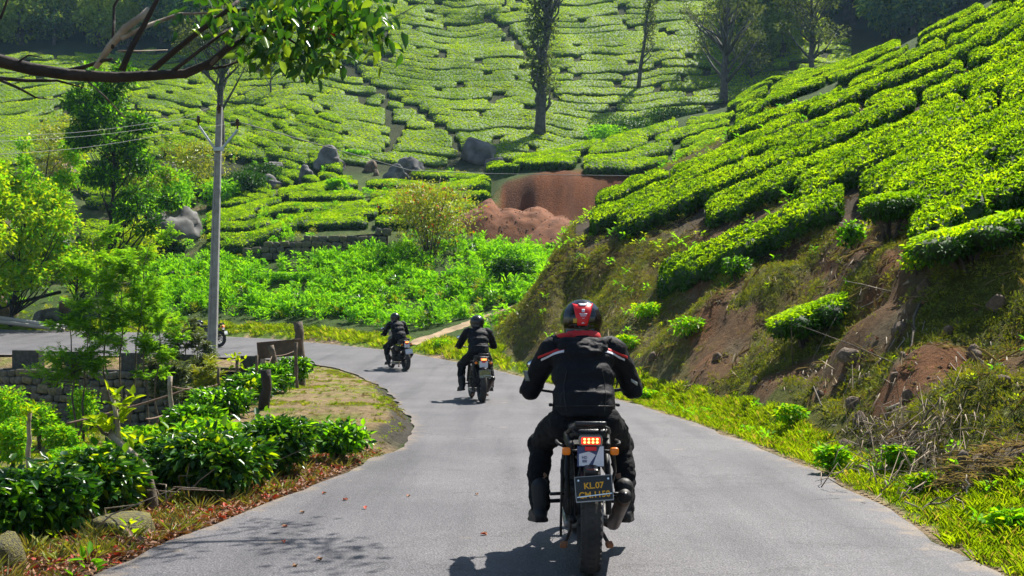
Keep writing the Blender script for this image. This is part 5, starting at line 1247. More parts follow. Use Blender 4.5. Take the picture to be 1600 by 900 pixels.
# ------------------------------------------------------------------ feathery saplings in front of the stone wall
def sapling(label, px, d, top_py, wpx, n, mt, seed, stems=1, group='feathery saplings in front of the stone wall'):
    rs = np.random.RandomState(seed); b = at(px, d); s = F/d; H = CAM_H+(HY-top_py)/s-b.z; w = wpx/s/2
    root = empty('sapling', b); setp(root, label, 'sapling', group)
    Ps, Ds, Us = [], [], []
    for st in range(stems):
        ox = (st-(stems-1)/2)*w*.45; T = [Vector((ox*.2+(ox)*t+rs.normal()*.04, rs.normal()*.05, -.2+(H+.2)*t*(1-.12*(st % 2)))) for t in np.linspace(0, 1, 9)]
        MB().tube(T, list(np.linspace(.038, .008, 9)), 7).build('trunk', [M_bark], root, True)
        for k in range(int(20/stems)+4):
            t = rs.uniform(.46, 1.0); p0 = T[0].lerp(T[-1], t); a = rs.rand()*6.28; ln = w*rs.uniform(.5, 1.1)*(1.15-t*.55)
            e = p0+Vector((math.cos(a)*ln, math.sin(a)*ln*.8, ln*rs.uniform(.15,.75))); m_ = p0.lerp(e, .5)+Vector((0,0,-.05*ln))
            MB().tube([p0, m_, e], [.012,.008,.003], 5).build('limb', [M_bark], root, True)
            for q in range(int(1.8*n/(20+4*stems))):
                u = rs.uniform(.3, 1.05); p = np.array(p0.lerp(e, u)) + rs.normal(size=3)*.05*w
                D0 = np.array([math.cos(a), math.sin(a), .2])+rs.normal(size=3)*.8; D0 /= np.linalg.norm(D0)
                L0 = rs.uniform(.16,.30); sd = np.cross(D0, [0,0,1.0]); sd /= np.linalg.norm(sd)+1e-6    # one feather: a rib of narrow leaflets
                for z_ in range(6):
                    for sg in (-1, 1):
                        Ps.append(p+D0*L0*(z_/6)); Ds.append(D0*.7+sd*sg*.8+rs.normal(size=3)*.1+np.array([0,0,-.15])); Us.append(np.array([0,0,1.0])+rs.normal(size=3)*.3)
    m = len(Ps); link('foliage', leafmesh('foliage', Ps, Ds, Us, .13*(.7+.5*rs.rand(m)), .028, mt, tint=np.repeat(rs.rand(m//12+1), 12)[:m]), root)
    return root
sapling('tallest feathery sapling with several thin stems before the stone wall', 188, 33, 372, 170, 720, M_feather, 81, 3)
sapling('feathery sapling leaning left over the concrete blocks', 122, 32, 470, 130, 420, M_feather, 82, 2)
sapling('feathery sapling to the right of the tallest one', 236, 32.5, 455, 110, 380, M_feather, 83, 2)
sapling('grey-green feathery shrub hiding the standing motorcycle', 300, 36, 505, 78, 330, M_feather_gr, 84, 2)
sapling('low grey-green feathery shrub at the right end of the wall', 268, 34.5, 545, 90, 330, M_feather_gr, 85, 2)
sapling('thin olive feathery shrub left of the fence posts', 325, 33.5, 565, 60, 220, M_herb2, 87, 1)
# ------------------------------------------------------------------ near left bushes and hedge
NB = [(45,8.4,716,210,'large-leaved dark bush at the bottom left corner'),(150,9.2,690,190,'large-leaved bush left of the pruned stump'),(262,10.6,668,200,'large-leaved bush behind the pruned stump'),(340,10.3,662,170,'large-leaved bush with red leaves right of the pruned stump'),(425,11.6,640,135,'tall glossy bush at the thick dark post')]
for i, (px, d, tp, wp, lab) in enumerate(NB):
    shrub('broadleaf_bush', lab, 'bush', px, d, tp, wp, [M_big, M_lime] if i % 2 else [M_big, M_herb], L=.09, W=.042, n=4200, frac=.09, seed=90+i, lobes=9, nst=8, group='large-leaved bushes along the near left verge', leafobjs=40, bottom=.03, depth=.55)
shrub('broadleaf_bush', 'single clipped bush standing alone on the inner verge', 'bush', 530, 12.9, 652, 118, [M_herb, M_big], L=.085, W=.045, n=1500, frac=.6, seed=98, lobes=8, nst=12, leafobjs=30, bottom=.25, depth=.36)
for i, (px, d, tp, wp, lab) in enumerate([(300,14.6,624,110,'lowest bush of the fence hedge'),(345,16.2,602,110,'second bush of the fence hedge from its low end'),(388,18.4,578,100,'third bush of the fence hedge from its low end'),(425,21.8,562,86,'fourth bush of the fence hedge from its low end'),(456,25.8,551,66,'top bush of the fence hedge beside the tall post')]):
    shrub('hedge_bush', lab, 'bush', px, d, tp, wp, [M_big, M_herb], L=.10, W=.048, n=2200, frac=.35, seed=110+i, lobes=8, nst=3, group='bushes of the hedge along the fence', bottom=.0)
for i, (px, d, tp, wp, lab) in enumerate([(15,29,585,70,'green garden bush at the left edge below the wall'),(60,30,612,80,'garden bush below the first concrete block'),(95,28,655,60,'low round garden bush on the dry grass'),(250,17,668,150,'pale green low bush behind the large-leaved bushes'),(130,19,690,110,'low light green bush behind the left bushes'),(200,16,700,110,'light green bush left of the stump shoots'),(330,14,650,120,'light green bush in front of the fence hedge'),(20,24,640,60,'small garden bush at the left edge'),(130,33,590,60,'small shrub growing at the wall foot')]):
    shrub('garden_bush', lab, 'bush', px, d, tp, wp, [M_herb, M_lime], L=.11, W=.055, n=1200, frac=.25, seed=120+i, lobes=8, nst=3, group='small bushes in the sunken garden', bottom=.0)
# bare dry twigs under the near bushes
rs = np.random.RandomState(130)
for k in range(16):
    px = rs.uniform(120, 420); d = np.interp(px, [120,420],[8.4,11.4])+rs.uniform(-.3,.3); b = at(px, d); a = rs.rand()*6.28; L_ = rs.uniform(.3,.7)
    o = MB().tube([(0,0,0),(math.cos(a)*L_*.4,math.sin(a)*L_*.3,.12+.1*rs.rand()),(math.cos(a+.4)*L_,math.sin(a+.4)*L_*.6,.15+.25*rs.rand())], [.008,.006,.002], 5).build('dry_twig', [M_bark_pale], None, True); o.location = b
    setp(o, 'thin pale dry twig lying in the leaf litter under the near left bushes', 'twig', 'dry twigs under the near left bushes')
# pruned stump with fresh shoots
b = at(236, 9.4); root = empty('pruned_tree', b); setp(root, 'pruned leaning stump with fresh lime shoots among the near left bushes', 'stump')
q = lambda px, py, dd=0: (P3(px, py, 9.4+dd)-b)
MB().tube([q(238,815), q(236,780), q(228,740), q(214,716)], [.06,.055,.05,.045], 10).build('trunk', [M_bark], root, True)
MB().tube([q(217,722), q(200,704,-.05), q(184,688), q(172,678)], [.043,.032,.03,.034], 9).build('limb', [M_bark_pale], root, True)
MB().tube([q(186,690), q(183,655), q(175,618)], [.022,.02,.017], 8).build('limb', [M_bark_pale], root, True)
MB().tube([q(196,660,.1), q(197,640,.1), q(196,617,.1)], [.014,.013,.012], 8).build('limb', [M_bark], root, True)
MB().tube([q(176,682), q(160,676), q(152,664)], [.02,.014,.01], 7).build('limb', [M_bark], root, True)
rs = np.random.RandomState(140); Ps, Ds, Us = [], [], []
for (px, py) in ((190,640),(198,628),(178,616),(170,668),(160,672),(205,690),(190,650),(152,660)):
    for k in range(9):
        p = q(px, py)+Vector(rs.normal(size=3)*.03); Ps.append(p[:]); v = rs.normal(size=3); v[2] = abs(v[2])+.2; Ds.append(v); Us.append((rs.normal()*.3, -.3, 1))
link('shoots', leafmesh('shoots', Ps, Ds, Us, .10, .05, M_lime), root)['kind'] = 'stuff'
# ------------------------------------------------------------------ higher limb of the same roadside tree, added unseen above the picture to shade the near left of the road
o0 = Vector((-7.5, 10.5, 4.6)); root = empty('shade_branch', o0); setp(root, 'unseen leafy limb added high above the near left bend to shade the road', 'branch')
rs = np.random.RandomState(160); Lp = [Vector(p)-o0 for p in ((-7.5,10.5,4.6),(-5,10.7,5.2),(-2.6,11,5.5),(-.6,11.2,5.6),(1.0,11.4,5.5))]
MB().tube(Lp, [.11,.09,.07,.045,.015], 9).build('limb', [M_bark_dark], root, True); cl = []
for k in range(16):
    t = rs.uniform(.35, 1); p = Lp[0].lerp(Lp[-1], t); p.z = np.interp(t, [0,.5,1],[0,.95,.9]); e = p+Vector((rs.normal()*.35, rs.normal()*.75, rs.uniform(-.1,.7)))
    MB().tube([p, p.lerp(e,.5)+Vector((0,0,.08)), e], [.02,.013,.005], 5).build('twig', [M_bark_dark], root, True); cl.append((tuple(e), (.42,.42,.26)))
link('foliage', clumps_mesh('foliage', cl, 800, .10, .05, [M_darkleaf, M_herb], .2, 161, shell=.1), root)
# ------------------------------------------------------------------ overhanging branch
root = empty('overhanging_branch', P3(-30, 95, 7.0)); setp(root, 'dark bare branch with leafy end hanging across the top left corner', 'branch')
B0 = P3(-30, 95, 7.0); qq = lambda px, py, d=7.0: P3(px, py, d)-B0
MB().tube([qq(-260,60,7.2),qq(-120,80),qq(-30,88),qq(0,95),qq(50,108),qq(110,117),qq(180,121),qq(240,118),qq(290,115),qq(330,98),qq(352,78),qq(400,52),qq(440,38)], [.055,.05,.045,.041,.038,.035,.032,.030,.027,.024,.02,.016,.011], 12).build('limb', [M_bark_dark], root, True)
BR = [([(235,112),(270,82),(310,50),(350,20),(380,-5)],[.026,.024,.02,.017,.013],M_bark_dark),([(190,110),(205,75),(225,40),(245,0),(252,-30)],[.026,.022,.02,.018,.015],M_bark_dark),
 ([(100,112),(130,105),(160,95),(175,92)],[.02,.016,.012,.01],M_bark_dark),([(265,115),(300,88),(340,58),(370,35)],[.016,.013,.011,.008],M_bark_dark),
 ([(150,105),(170,75),(195,45),(222,25),(232,12)],[.022,.028,.03,.025,.012],M_bark_pale),([(190,60),(235,38),(280,22),(330,20)],[.018,.015,.012,.006],M_bark_pale),([(176,75),(178,35),(178,10),(190,-10)],[.013,.012,.011,.009],M_bark_dark),
 ([(0,125),(30,138),(55,152),(85,156)],[.013,.010,.007,.003],M_bark_dark),([(-20,120),(40,126),(90,126),(130,137)],[.016,.013,.010,.004],M_bark_dark),([(138,128),(165,152),(195,184)],[.008,.006,.003],M_bark),
 ([(322,108),(350,104),(385,92),(400,90)],[.012,.01,.007,.004],M_bark_dark),([(28,97),(45,86),(66,90)],[.008,.006,.003],M_bark_dark),([(330,100),(352,75),(372,48),(385,15)],[.014,.012,.010,.006],M_bark),
 ([(185,80),(215,80),(262,78)],[.009,.007,.003],M_bark_pale),([(440,38),(480,35),(530,45),(575,50),(612,66)],[.014,.011,.008,.006,.003],M_bark_dark),([(400,52),(450,60),(480,80),(520,92)],[.011,.009,.006,.003],M_bark_dark),([(0,30),(8,10),(15,-10)],[.01,.009,.008],M_bark_dark),([(400,52),(430,15),(470,-10)],[.014,.011,.008],M_bark_dark),([(350,20),(420,8),(500,12),(560,5)],[.014,.01,.008,.004],M_bark_dark)]
for pts, rd, mt in BR: MB().tube([qq(x, y, 7.0+.15*math.sin(x*.05+y*.02)) for x, y in pts], [r_*.8 for r_ in rd], 8).build('twig', [mt], root, True)
rs = np.random.RandomState(150); Ps, Ds, Us, T_ = [], [], [], []
ax = [(395,35,40,34),(440,30,50,44),(490,40,55,45),(540,40,50,40),(585,55,30,30),(470,85,45,28),(420,75,30,26),(510,10,60,25),(575,15,45,25),(330,15,40,20),(285,40,22,18),(500,95,30,18),(360,60,18,22),(450,5,60,20)]
cnt_ = [130,190,210,170,60,110,60,160,90,60,14,28,18,120]
for (x, y, rx, ry), nL in zip(ax, cnt_):
    for k in range(int(nL*.55)):
        px = x+rs.normal()*rx*.66; py = y+rs.normal()*ry*.6
        if py > 122 or px > 628: continue
        Ps.append(qq(px, py, 7.0+rs.normal()*.28)[:]); Ds.append((rs.normal()*.7, rs.normal()*.5, -.75+rs.normal()*.45)); Us.append((rs.normal()*.6, -.2+rs.normal()*.6, .7))
m = len(Ps); link('foliage', leafmesh('foliage', Ps, Ds, Us, .085*(.55+.75*rs.rand(m)), .045, [leafmat('branch_leaf', (.012,.055,.008), (.05,.16,.01), (.16,.28,.02), trans=.42, rough=.3, c3pos=.8, tmul=1.7)], tint=rs.rand(m)*.85), root)
V, Fq = leaves([(0,0,0)], [(0,1,0)], [(0,0,1)], .095, .05); lm = npmesh('leaf', V, Fq, [leafmat('branch_leaf_large', (.012,.055,.008), (.05,.16,.01), (.16,.28,.02), trans=.42, rough=.3, c3pos=.8)], True, attr={'tint': np.zeros(len(V))})
for k in range(110):
    x, y, rx, ry = ax[rs.randint(0, 9)]; px = x+rs.normal()*rx*.6; py = min(y+rs.normal()*ry*.6, 118)
    if px > 628: continue
    o = link('leaf', lm, root); o.location = qq(px, py, 6.9+rs.normal()*.25); o.rotation_euler = (rs.uniform(-2.2,-.8), rs.normal()*.6, rs.rand()*6.28); s_ = rs.uniform(.7,1.2); o.scale = (s_,)*3
for (px, py) in ((494,45),(512,50)):
    P, D, U = cloud(tuple(qq(px, py, 6.9)), (.025,.025,.02), 12, rs); link('blossom', leafmesh('blossom', P, D, U, .035, .018, M_redleaf), root)
# ------------------------------------------------------------------ rocks
def db(px, py, a=5, b=60):
    v = hit(px, py, a, b); return v.y if v is not None else 12.0
def rock_mesh(seed, mt, sub=3, rough=.35):
    bm = bmesh.new(); bmesh.ops.create_icosphere(bm, subdivisions=sub, radius=1); co = np.array([v.co[:] for v in bm.verts])
    d = 1+rough*fbm(co[:,0]*1.1+seed*7, co[:,1]*1.1, co[:,2]*1.1, 4)*1.6+.05*fbm(co[:,0]*6+seed, co[:,1]*6, co[:,2]*6, 2)
    co = co*d[:,None]; rs = np.random.RandomState(seed)
    for k in range(5):    # broken faces
        nrm = rdir(1, rs)[0]; nrm[2] = abs(nrm[2])*.6; nrm /= np.linalg.norm(nrm); t = co@nrm; lim = rs.uniform(.55,.8); co = np.where((t > lim)[:,None], co-(t-lim)[:,None]*nrm*.85, co)
    for v, p in zip(bm.verts, co): v.co = p
    me = bpy.data.meshes.new('rock'); bm.to_mesh(me); bm.free(); me.materials.append(mt); me.polygons.foreach_set('use_smooth', [sub > 2]*len(me.polygons)); return me
RM = [rock_mesh(i, M_rock, 4, .5) for i in range(4)]; RB = [rock_mesh(i+10, M_rock_br) for i in range(4)]; RMo = [rock_mesh(i+20, M_moss_rock) for i in range(3)]
def rock(px, d, wpx, hpx, lab, meshes=RM, i=0, group=None, sink=.25, name='boulder', cat='boulder', depth=1.0):
    o = link(name, meshes[i % len(meshes)]); b = at(px, d); s = F/d; w = wpx/s/2*(1.0 if d > 50 else .9); h = hpx/s*(.72 if d > 50 else .62)
    o.location = b+Vector((0,0,h*(1-sink)*.55)); o.scale = (w, w*depth, h); o.rotation_euler = (0,0,.7*i); return setp(o, lab, cat, group)
BL = [(264,92,50,34,'square grey boulder above the pole arm, under the dark tree'),(378,89,38,22,'brown-grey boulder just right of the pole top'),(428,94,44,20,'flat boulder in the tea right of the pole top'),(515,94,40,32,'pale domed boulder at the foot of the far hillside'),(578,94,24,18,'small brown boulder left of the twin rocks'),(588,92,14,10,'smallest stone below the brown boulder'),(640,92,54,26,'long grey boulder above the flowering bush'),(618,88,32,20,'pale boulder beside the flowering bush'),(652,89,20,14,'small grey stone right of the long boulder'),(748,97,66,40,'large dark boulder at the foot of the far hillside path'),(775,95,34,16,'low flat slab right of the large dark boulder'),(418,88,44,18,'low slab in the tea beside the dark shrub'),(478,90,26,26,'narrow leaning stone in the tea'),(277,72,92,62,'big grey boulder left of the middle terrace'),(215,74,44,34,'rounded boulder behind the tall sapling'),(95,72,60,34,'dark boulder under the yellow-green tree'),(60,80,70,30,'brown boulder at the left edge slope'),(8,58,40,34,'tan boulder at the left edge beside the road'),(75,57,46,22,'dark low boulder beside the road at left'),(102,58,30,20,'small tan boulder beside the black pipe'),(100,92,60,40,'purple-brown outcrop between the left trees'),(345,88,30,20,'grey stone behind the pole')]
for i, (px, d, w_, h_, lab) in enumerate(BL): rock(px, d, w_, h_, lab, RB if 'brown' in lab or 'tan' in lab else RM, i, 'boulders on the slopes')
rock(12, 7.35, 86, 60, 'mossy boulder at the bottom left corner of the road', RMo, 0, sink=.45); rock(196, 8.45, 130, 62, 'flat mossy rock under the pruned stump', RMo, 1, sink=.75, depth=.8)
rs = np.random.RandomState(9)
for i, (px, py_, w_) in enumerate([(1335,640,34),(1352,600,26),(1330,560,40),(1378,570,22),(1405,520,30),(1345,660,30),(1390,650,22),(1320,700,26),(1420,620,24),(1520,560,40),(1570,600,30),(1560,480,36),(1480,520,24),(1180,600,26),(1120,560,22),(1240,650,22),(1460,760,24),(1510,770,22),(1300,720,18),(1365,690,20),(1020,560,20),(1445,450,30),(1280,620,20),(1345,625,18),(1362,612,16),(1318,590,16),(1398,590,20),(1412,560,18)]):
    d = db(px, py_)
    rock(px, d, w_, w_*.7, 'brown earthy stone %s on the cut bank' % ('below the lone tea bush' if px < 1290 else 'in the rubble right of the lone tea bush' if px < 1430 else 'near the dead brushwood'), RB, i, 'brown stones on the cut bank', sink=.5, name='stone', cat='stone')
# ------------------------------------------------------------------ stone walls
def stone_variants(mt_list, n=6):
    out = []
    for i in range(n):
        mb = MB(); mb.box((0,0,0), (1,1,1), 0, None, .22); co = np.array(mb.v); co = co*(1+.30*fbm(co[:,0]*1.3+i*5, co[:,1]*1.3, co[:,2]*1.3, 2))[:,None]; mb.v = [tuple(v) for v in co]
        me = mb.mesh('stone', [mt_list[i % len(mt_list)]], True); out.append(me)
    return out
M_ws = [simple('wall_stone_a', (.17,.155,.12), .9, bump=.8, bscale=9, col2=(.09,.085,.065), vscale=3), simple('wall_stone_b', (.12,.11,.085), .9, bump=.8, bscale=9, col2=(.06,.06,.045), vscale=3), simple('wall_stone_c', (.22,.18,.11), .9, bump=.8, bscale=9, col2=(.10,.10,.05), vscale=3)]
SV = stone_variants(M_ws)
def stone_wall(label, A, B_, zt, zb, sh, batter, seed, backm, depth=.3, limit=296):
    """A,B plan ends, zt/zb functions of t; stones laid in rough courses, each its own part"""
    rs = np.random.RandomState(seed); A = Vector((A[0], A[1], 0)); B_ = Vector((B_[0], B_[1], 0)); L_ = (B_-A).length; dr = (B_-A).normalized(); nm = Vector((dr.y, -dr.x, 0)); nm = nm if nm.y < 0 else -nm
    root = empty('stone_wall', A+Vector((0,0,zb(0)))); setp(root, label, 'wall'); ang = math.atan2(dr.y, dr.x)
    mb = MB(); N = 24; V = []; Fq = []
    for i in range(N+1):
        t = i/N; p = A+dr*L_*t
        for (o_, z_) in ((-.06, zb(t)-.4), (-.06-batter, zt(t)-.04), (-.7, zt(t)-.04), (-.7, zb(t)-.4)): q_ = p+nm*o_; V.append((q_.x, q_.y, z_))
    for i in range(N):
        for k in range(4): a = i*4+k; b = i*4+(k+1) % 4; Fq.append((a, b, b+4, a+4))
    Fq += [(3,2,1,0), (N*4, N*4+1, N*4+2, N*4+3)]
    mb.add(V, Fq); c_ = mb.build('core', [backm]); c_.parent = root; c_.matrix_parent_inverse = Matrix.Translation(-root.location)
    st = []; z0 = min(zb(0), zb(1)); z1 = max(zt(0), zt(1)); z = z0
    while z < z1:
        h = sh*rs.uniform(.85, 1.2); x = rs.uniform(-.1, .1)
        while x < L_:
            w_ = sh*rs.uniform(.9, 1.9); t = (x+w_/2)/L_
            if 0 <= t <= 1 and z+h*.4 < zt(t) and z+h*.8 > zb(t): st.append((x+w_/2, z+h/2+rs.normal()*.02, w_, min(h, h)))
            x += w_+.015
        z += h+.012
    if len(st) > limit: st = [st[i] for i in sorted(rs.permutation(len(st))[:limit])]
    for (x, z_, w_, h) in st:
        t = x/L_; k = (z_-zb(t))/max(zt(t)-zb(t), .1); p = A+dr*x+nm*(-batter*k+rs.uniform(-.02,.05)); o = link('stone', SV[rs.randint(len(SV))], root)
        o.location = p+Vector((0,0,z_))-root.location; o.rotation_euler = (rs.normal()*.08, rs.normal()*.12, ang+rs.normal()*.08); o.scale = (w_*.98, depth*.75, h*1.0)
    return root
M_wallcore = simple('dark_wall_joints', (.045,.042,.032), .95, bump=1, bscale=6, col2=(.02,.02,.014))
stone_wall('long dry-stone retaining wall below the road at left', (-18.3,40.35), (-8.2,35.9), lambda t: .0+.05*t, lambda t: -1.95+.1*t, .27, .22, 3, M_wallcore)
b0 = P3(378, 398, 63.6); b1 = P3(606, 388, 64.2)
stone_wall('low rough stone wall under the middle terrace', (b0.x, b0.y), (b1.x, b1.y), lambda t: 5.55+1.1*t**.6, lambda t: 5.0+.6*t, .34, .12, 4, M_wallcore, limit=150)
mc = MB()   # mossy coping at the pole end
V_ = []
o = MB().box((0,0,0), (4.4,.55,.10), 0, (0,0,-.40), .03).build('coping_slab', [M_moss_rock]); o.location = (-10.1,37.15,.10); setp(o, 'mossy slab on top of the stone wall near the pole', 'slab')
# concrete guard blocks
for i, (px, w_, h_, d, lab) in enumerate([(44,52,28,40.6,'leftmost blackened concrete guard block on the wall'),(128,52,28,39.5,'second blackened concrete guard block from the left'),(213,48,27,38.3,'concrete guard block behind the tall sapling'),(292,44,26,37.2,'concrete guard block hidden behind the grey-green shrub'),(395,36,28,35.6,'short dark guard block left of the brown plank')]):
    s = F/d; top = 547+i*2.2; b = P3(px, top+h_, d); o = MB().box((0,0,h_/s/2-.1), (w_/s, .32, h_/s+.2), 0, None, .025).build('guard_block', [M_conc_dk], None); o.location = b; o.rotation_euler = (0,0,-.36); setp(o, lab, 'concrete block', 'concrete guard blocks on the wall')
# ------------------------------------------------------------------ fence
PO = [((415,578),(413,652),17,9,'thick dark fence post behind the glossy bush',M_bark_dark),((466,503),(470,604),26.5,8,'tall forked fence post at the top of the hedge',M_bark),((424,540),(438,592),24,5.5,'leaning fence post beside the brown plank',M_bark),((462,535),(464,612),24,3,'thin pole beside the tall forked post',M_bark),((401,555),(404,640),20,2.6,'thin fence pole left of the thick dark post',M_bark),((392,606),(394,640),18,3,'short pale stake left of the thick dark post',M_bark_pale),((370,562),(373,640),20,3,'grey fence stake with leafy tip',M_bark),((341,575),(341,650),20,2.6,'thin fence stake at the middle of the hedge',M_bark),((265,588),(270,672),17,4,'pale fence stake at the low end of the hedge',M_bark_pale),((45,643),(46,722),16,4,'pale stake with leafy tip in the dry garden',M_bark_pale)]
tops = []
for (t0, t1, d, rp, lab, mt) in PO:
    a = P3(*t1, d); e = P3(*t0, d); a.z -= .25; r_ = rp/F*d; n_ = 7; pts = [a.lerp(e, k/n_)+Vector((RS.normal()*r_*.25, 0, 0)) for k in range(n_+1)]
    mb = MB().tube([p-a for p in pts], [r_*(1.05-.2*k/n_+.08*math.sin(k*2.1)) for k in range(n_+1)], 9); o = mb.build('fence_post', [mt], None, True); o.location = a; setp(o, lab, 'fence post', 'posts of the garden fence'); tops.append((a, e))
    if 'leafy' in lab or 'short pale' in lab:
        rs2 = np.random.RandomState(int(t0[0])); m = 26; P = rs2.normal(size=(m,3))*.07+np.array((e-a)[:]); link('shoots', leafmesh('shoots', P, rdir(m, rs2)+np.array([0,0,.4]), rdir(m, rs2)+np.array([0,-.3,1]), .10, .05, M_lime), o)['kind'] = 'stuff'
def wire(name, pts, r, lab, mt=M_wire, cat='wire', group=None, sag=0.0, n=14):
    P = []
    for a, b in zip(pts[:-1], pts[1:]):
        for k in range(n): t = k/n; p = a.lerp(b, t); p = p-Vector((0,0,sag*4*t*(1-t)*(b-a).length)); P.append(p)
    P.append(pts[-1]); o0 = P[0].copy(); o = MB().tube([p-o0 for p in P], r, 5).build(name, [mt], None, True); o.location = o0; return setp(o, lab, cat, group)
M_twig = simple('fence_rail_bark', (.16,.10,.07), .85, bump=.4)
wire('fence_rail', [P3(466,545,26.5),P3(425,556,24),P3(402,590,20),P3(341,600,20),P3(268,604,17)], .010, 'thin upper rail strung between the garden fence posts', M_twig, 'rail', 'rails of the garden fence', .02)
wire('fence_rail', [P3(341,640,20),P3(270,640,17),P3(228,655,14)], .012, 'thin lower rail at the low end of the garden fence', M_twig, 'rail', 'rails of the garden fence', .01)
wire('fence_rail', [P3(300,606,30),P3(190,640,30),P3(104,662,29)], .03, 'dry stick rail slanting across the stone wall', M_twig, 'rail', 'rails of the garden fence', .01)
o = MB().box((0,0,0), (1.0,.06,.38), 0, None, .012).build('plank', [simple('old_brown_plank', (.17,.10,.065), .85, bump=.6, bscale=8, col2=(.07,.045,.03), vscale=4)]); o.location = P3(437,545,26.2); o.rotation_euler = (0,-.08,.25); setp(o, 'weathered brown plank nailed between two fence posts', 'plank')
# ------------------------------------------------------------------ utility pole
d = 41.0; bt = P3(331, 562, d); tp = P3(343, 167, d); root = empty('utility_pole', bt); setp(root, 'tall grey concrete utility pole with a Y-shaped steel arm', 'utility pole')
H = tp.z-bt.z; lx = tp.x-bt.x
po = MB(); 
V = []; Fq = []
for (t, w_, dp) in ((-.06,.20,.15),(0,.20,.15),(1,.115,.10)):
    for sx, sy in ((-1,-1),(-.85,-1.0),(.85,-1.0),(1,-1),(1,1),(-1,1)): V.append((lx*t+sx*w_*.75, sy*dp*(1 if abs(sx) == 1 else 1.0)*.75, H*t))
V = []
for (t, w_, dp) in ((-.06,.165,.12),(0,.165,.12),(1,.095,.08)):
    for sx, sy in ((-1,-1),(-.55,-1),(-.45,-.72),(.45,-.72),(.55,-1),(1,-1),(1,1),(-1,1)): V.append((lx*t+sx*w_, sy*dp, H*t))
for i in range(2):
    for k in range(8): a = i*8+k; b = i*8+(k+1) % 8; Fq.append((a, b, b+8, a+8))
Fq.append(tuple(range(16,24)))
po.add(V, Fq).build('shaft', [M_conc], root)
s = F/d; L0 = lambda px, py: P3(px, py, d-.14)-bt
for (a, e) in (((336,233),(311,197)),((348,231),(371,203))):
    ar = MB(); pa, pe = L0(*a), L0(*e); ar.tube([pa, pe], .05, 4).build('arm', [M_galv], root)
cb = MB().box(L0(342,233), (.36,.10,.14), 0, None, .01).build('clamp', [M_galv], root)
for (px, py) in ((310,188),(371,193),(342,169)):
    ins = MB(); pr = [(.03,-.10),(.035,0),(.085,.02),(.05,.08),(.08,.10),(.05,.17),(.07,.19),(.04,.25),(.02,.27)]; ins.lathe(pr, 14, 0, Matrix.Translation(L0(px, py+4))).build('insulator', [M_insul], root, True)
M_pc = simple('power_cable', (.16,.17,.16), .6)
ends = [(310,182),(371,187),(342,162)]
wire('power_cable', [P3(310,184,40.9), P3(235,192,37), P3(118,207,32), P3(-120,215,25)], .006, 'upper power cable running left from the pole', M_pc, 'cable', 'power cables on the pole', .004)
wire('power_cable', [P3(342,163,40.9), P3(235,200,37), P3(118,214,32), P3(-120,224,25)], .006, 'middle power cable running left from the pole', M_pc, 'cable', 'power cables on the pole', .004)
wire('power_cable', [P3(371,190,40.9), P3(235,214,37), P3(120,232,32), P3(-120,246,25)], .006, 'lower power cable running left from the pole', M_pc, 'cable', 'power cables on the pole', .004)
wire('power_cable', [P3(342,163,40.9), P3(460,108,34), P3(560,58,28), P3(700,-20,22)], .009, 'thin cable climbing from the pole across the leafy branch', M_pc, 'cable', 'power cables on the pole', .002)
wire('power_cable', [P3(371,190,40.9), P3(640,266,58), P3(755,271,66), P3(990,275,70), P3(1100,268,74)], .02, 'long cable crossing in front of the red earth cut', M_pc, 'cable', 'power cables on the pole', .0)
# pipes and poles beside the road
wire('concrete_pole', [P3(-30,499,52.6), P3(100,515,52.6)], .10, 'second pale pole lying in front of the first beside the road', simple('pale_pole_b', (.36,.33,.28), .8, bump=.3), 'pole', None, 0, 6)
wire('concrete_pole', [P3(-40,492,53), P3(112,512,53)], .12, 'pale felled pole lying beside the road at left', simple('pale_pole', (.42,.40,.37), .8, bump=.3), 'pole', None, 0, 6)
wire('water_pipe', [P3(-20,486,56), P3(40,470,57), P3(95,456,58)], .09, 'black water pipe beside the tan boulder at left', M_blkmat, 'pipe', 'black water pipes', 0, 6)
wire('water_pipe', [P3(228,434,62), P3(262,428,62), P3(292,420,63)], .07, 'short black water pipe above the herbage by the pole', M_blkmat, 'pipe', 'black water pipes', 0, 6)
# ------------------------------------------------------------------ footpath and red earth
V = []; Fq = []; PL = PATHP; rs = np.random.RandomState(2); m_ = 40; 
ss = np.linspace(0, 1, m_); xs = np.interp(ss, np.linspace(0,1,len(PL)), [p.x for p in PL]); ys = np.interp(ss, np.linspace(0,1,len(PL)), [p.y for p in PL])
for i in range(m_):
    tx = xs[min(i+1,m_-1)]-xs[max(i-1,0)]; ty = ys[min(i+1,m_-1)]-ys[max(i-1,0)]; l_ = math.hypot(tx, ty); nx, ny = -ty/l_, tx/l_; w_ = .40+.30*float(fbm(np.array([i*.21]), np.array([3.]), 0., 3)[0])+.12*rs.rand()
    for k in range(5):
        u = (k/4-.5)*2*w_; x = xs[i]+nx*u; y = ys[i]+ny*u; V.append((x, y, gzf(x, y)+.055-.035*abs(k-2)+.03*rs.rand()))
ii = np.arange(m_*5).reshape(m_, 5); Fq = np.stack([ii[:-1,:-1], ii[:-1,1:], ii[1:,1:], ii[1:,:-1]], -1).reshape(-1, 4)
M_path = simple('dry_earth_path', (.38,.27,.155), .95, bump=.8, bscale=9, col2=(.22,.155,.085), vscale=2)
setp(link('path', npmesh('path', V, Fq, [M_path], True)), kind='structure')
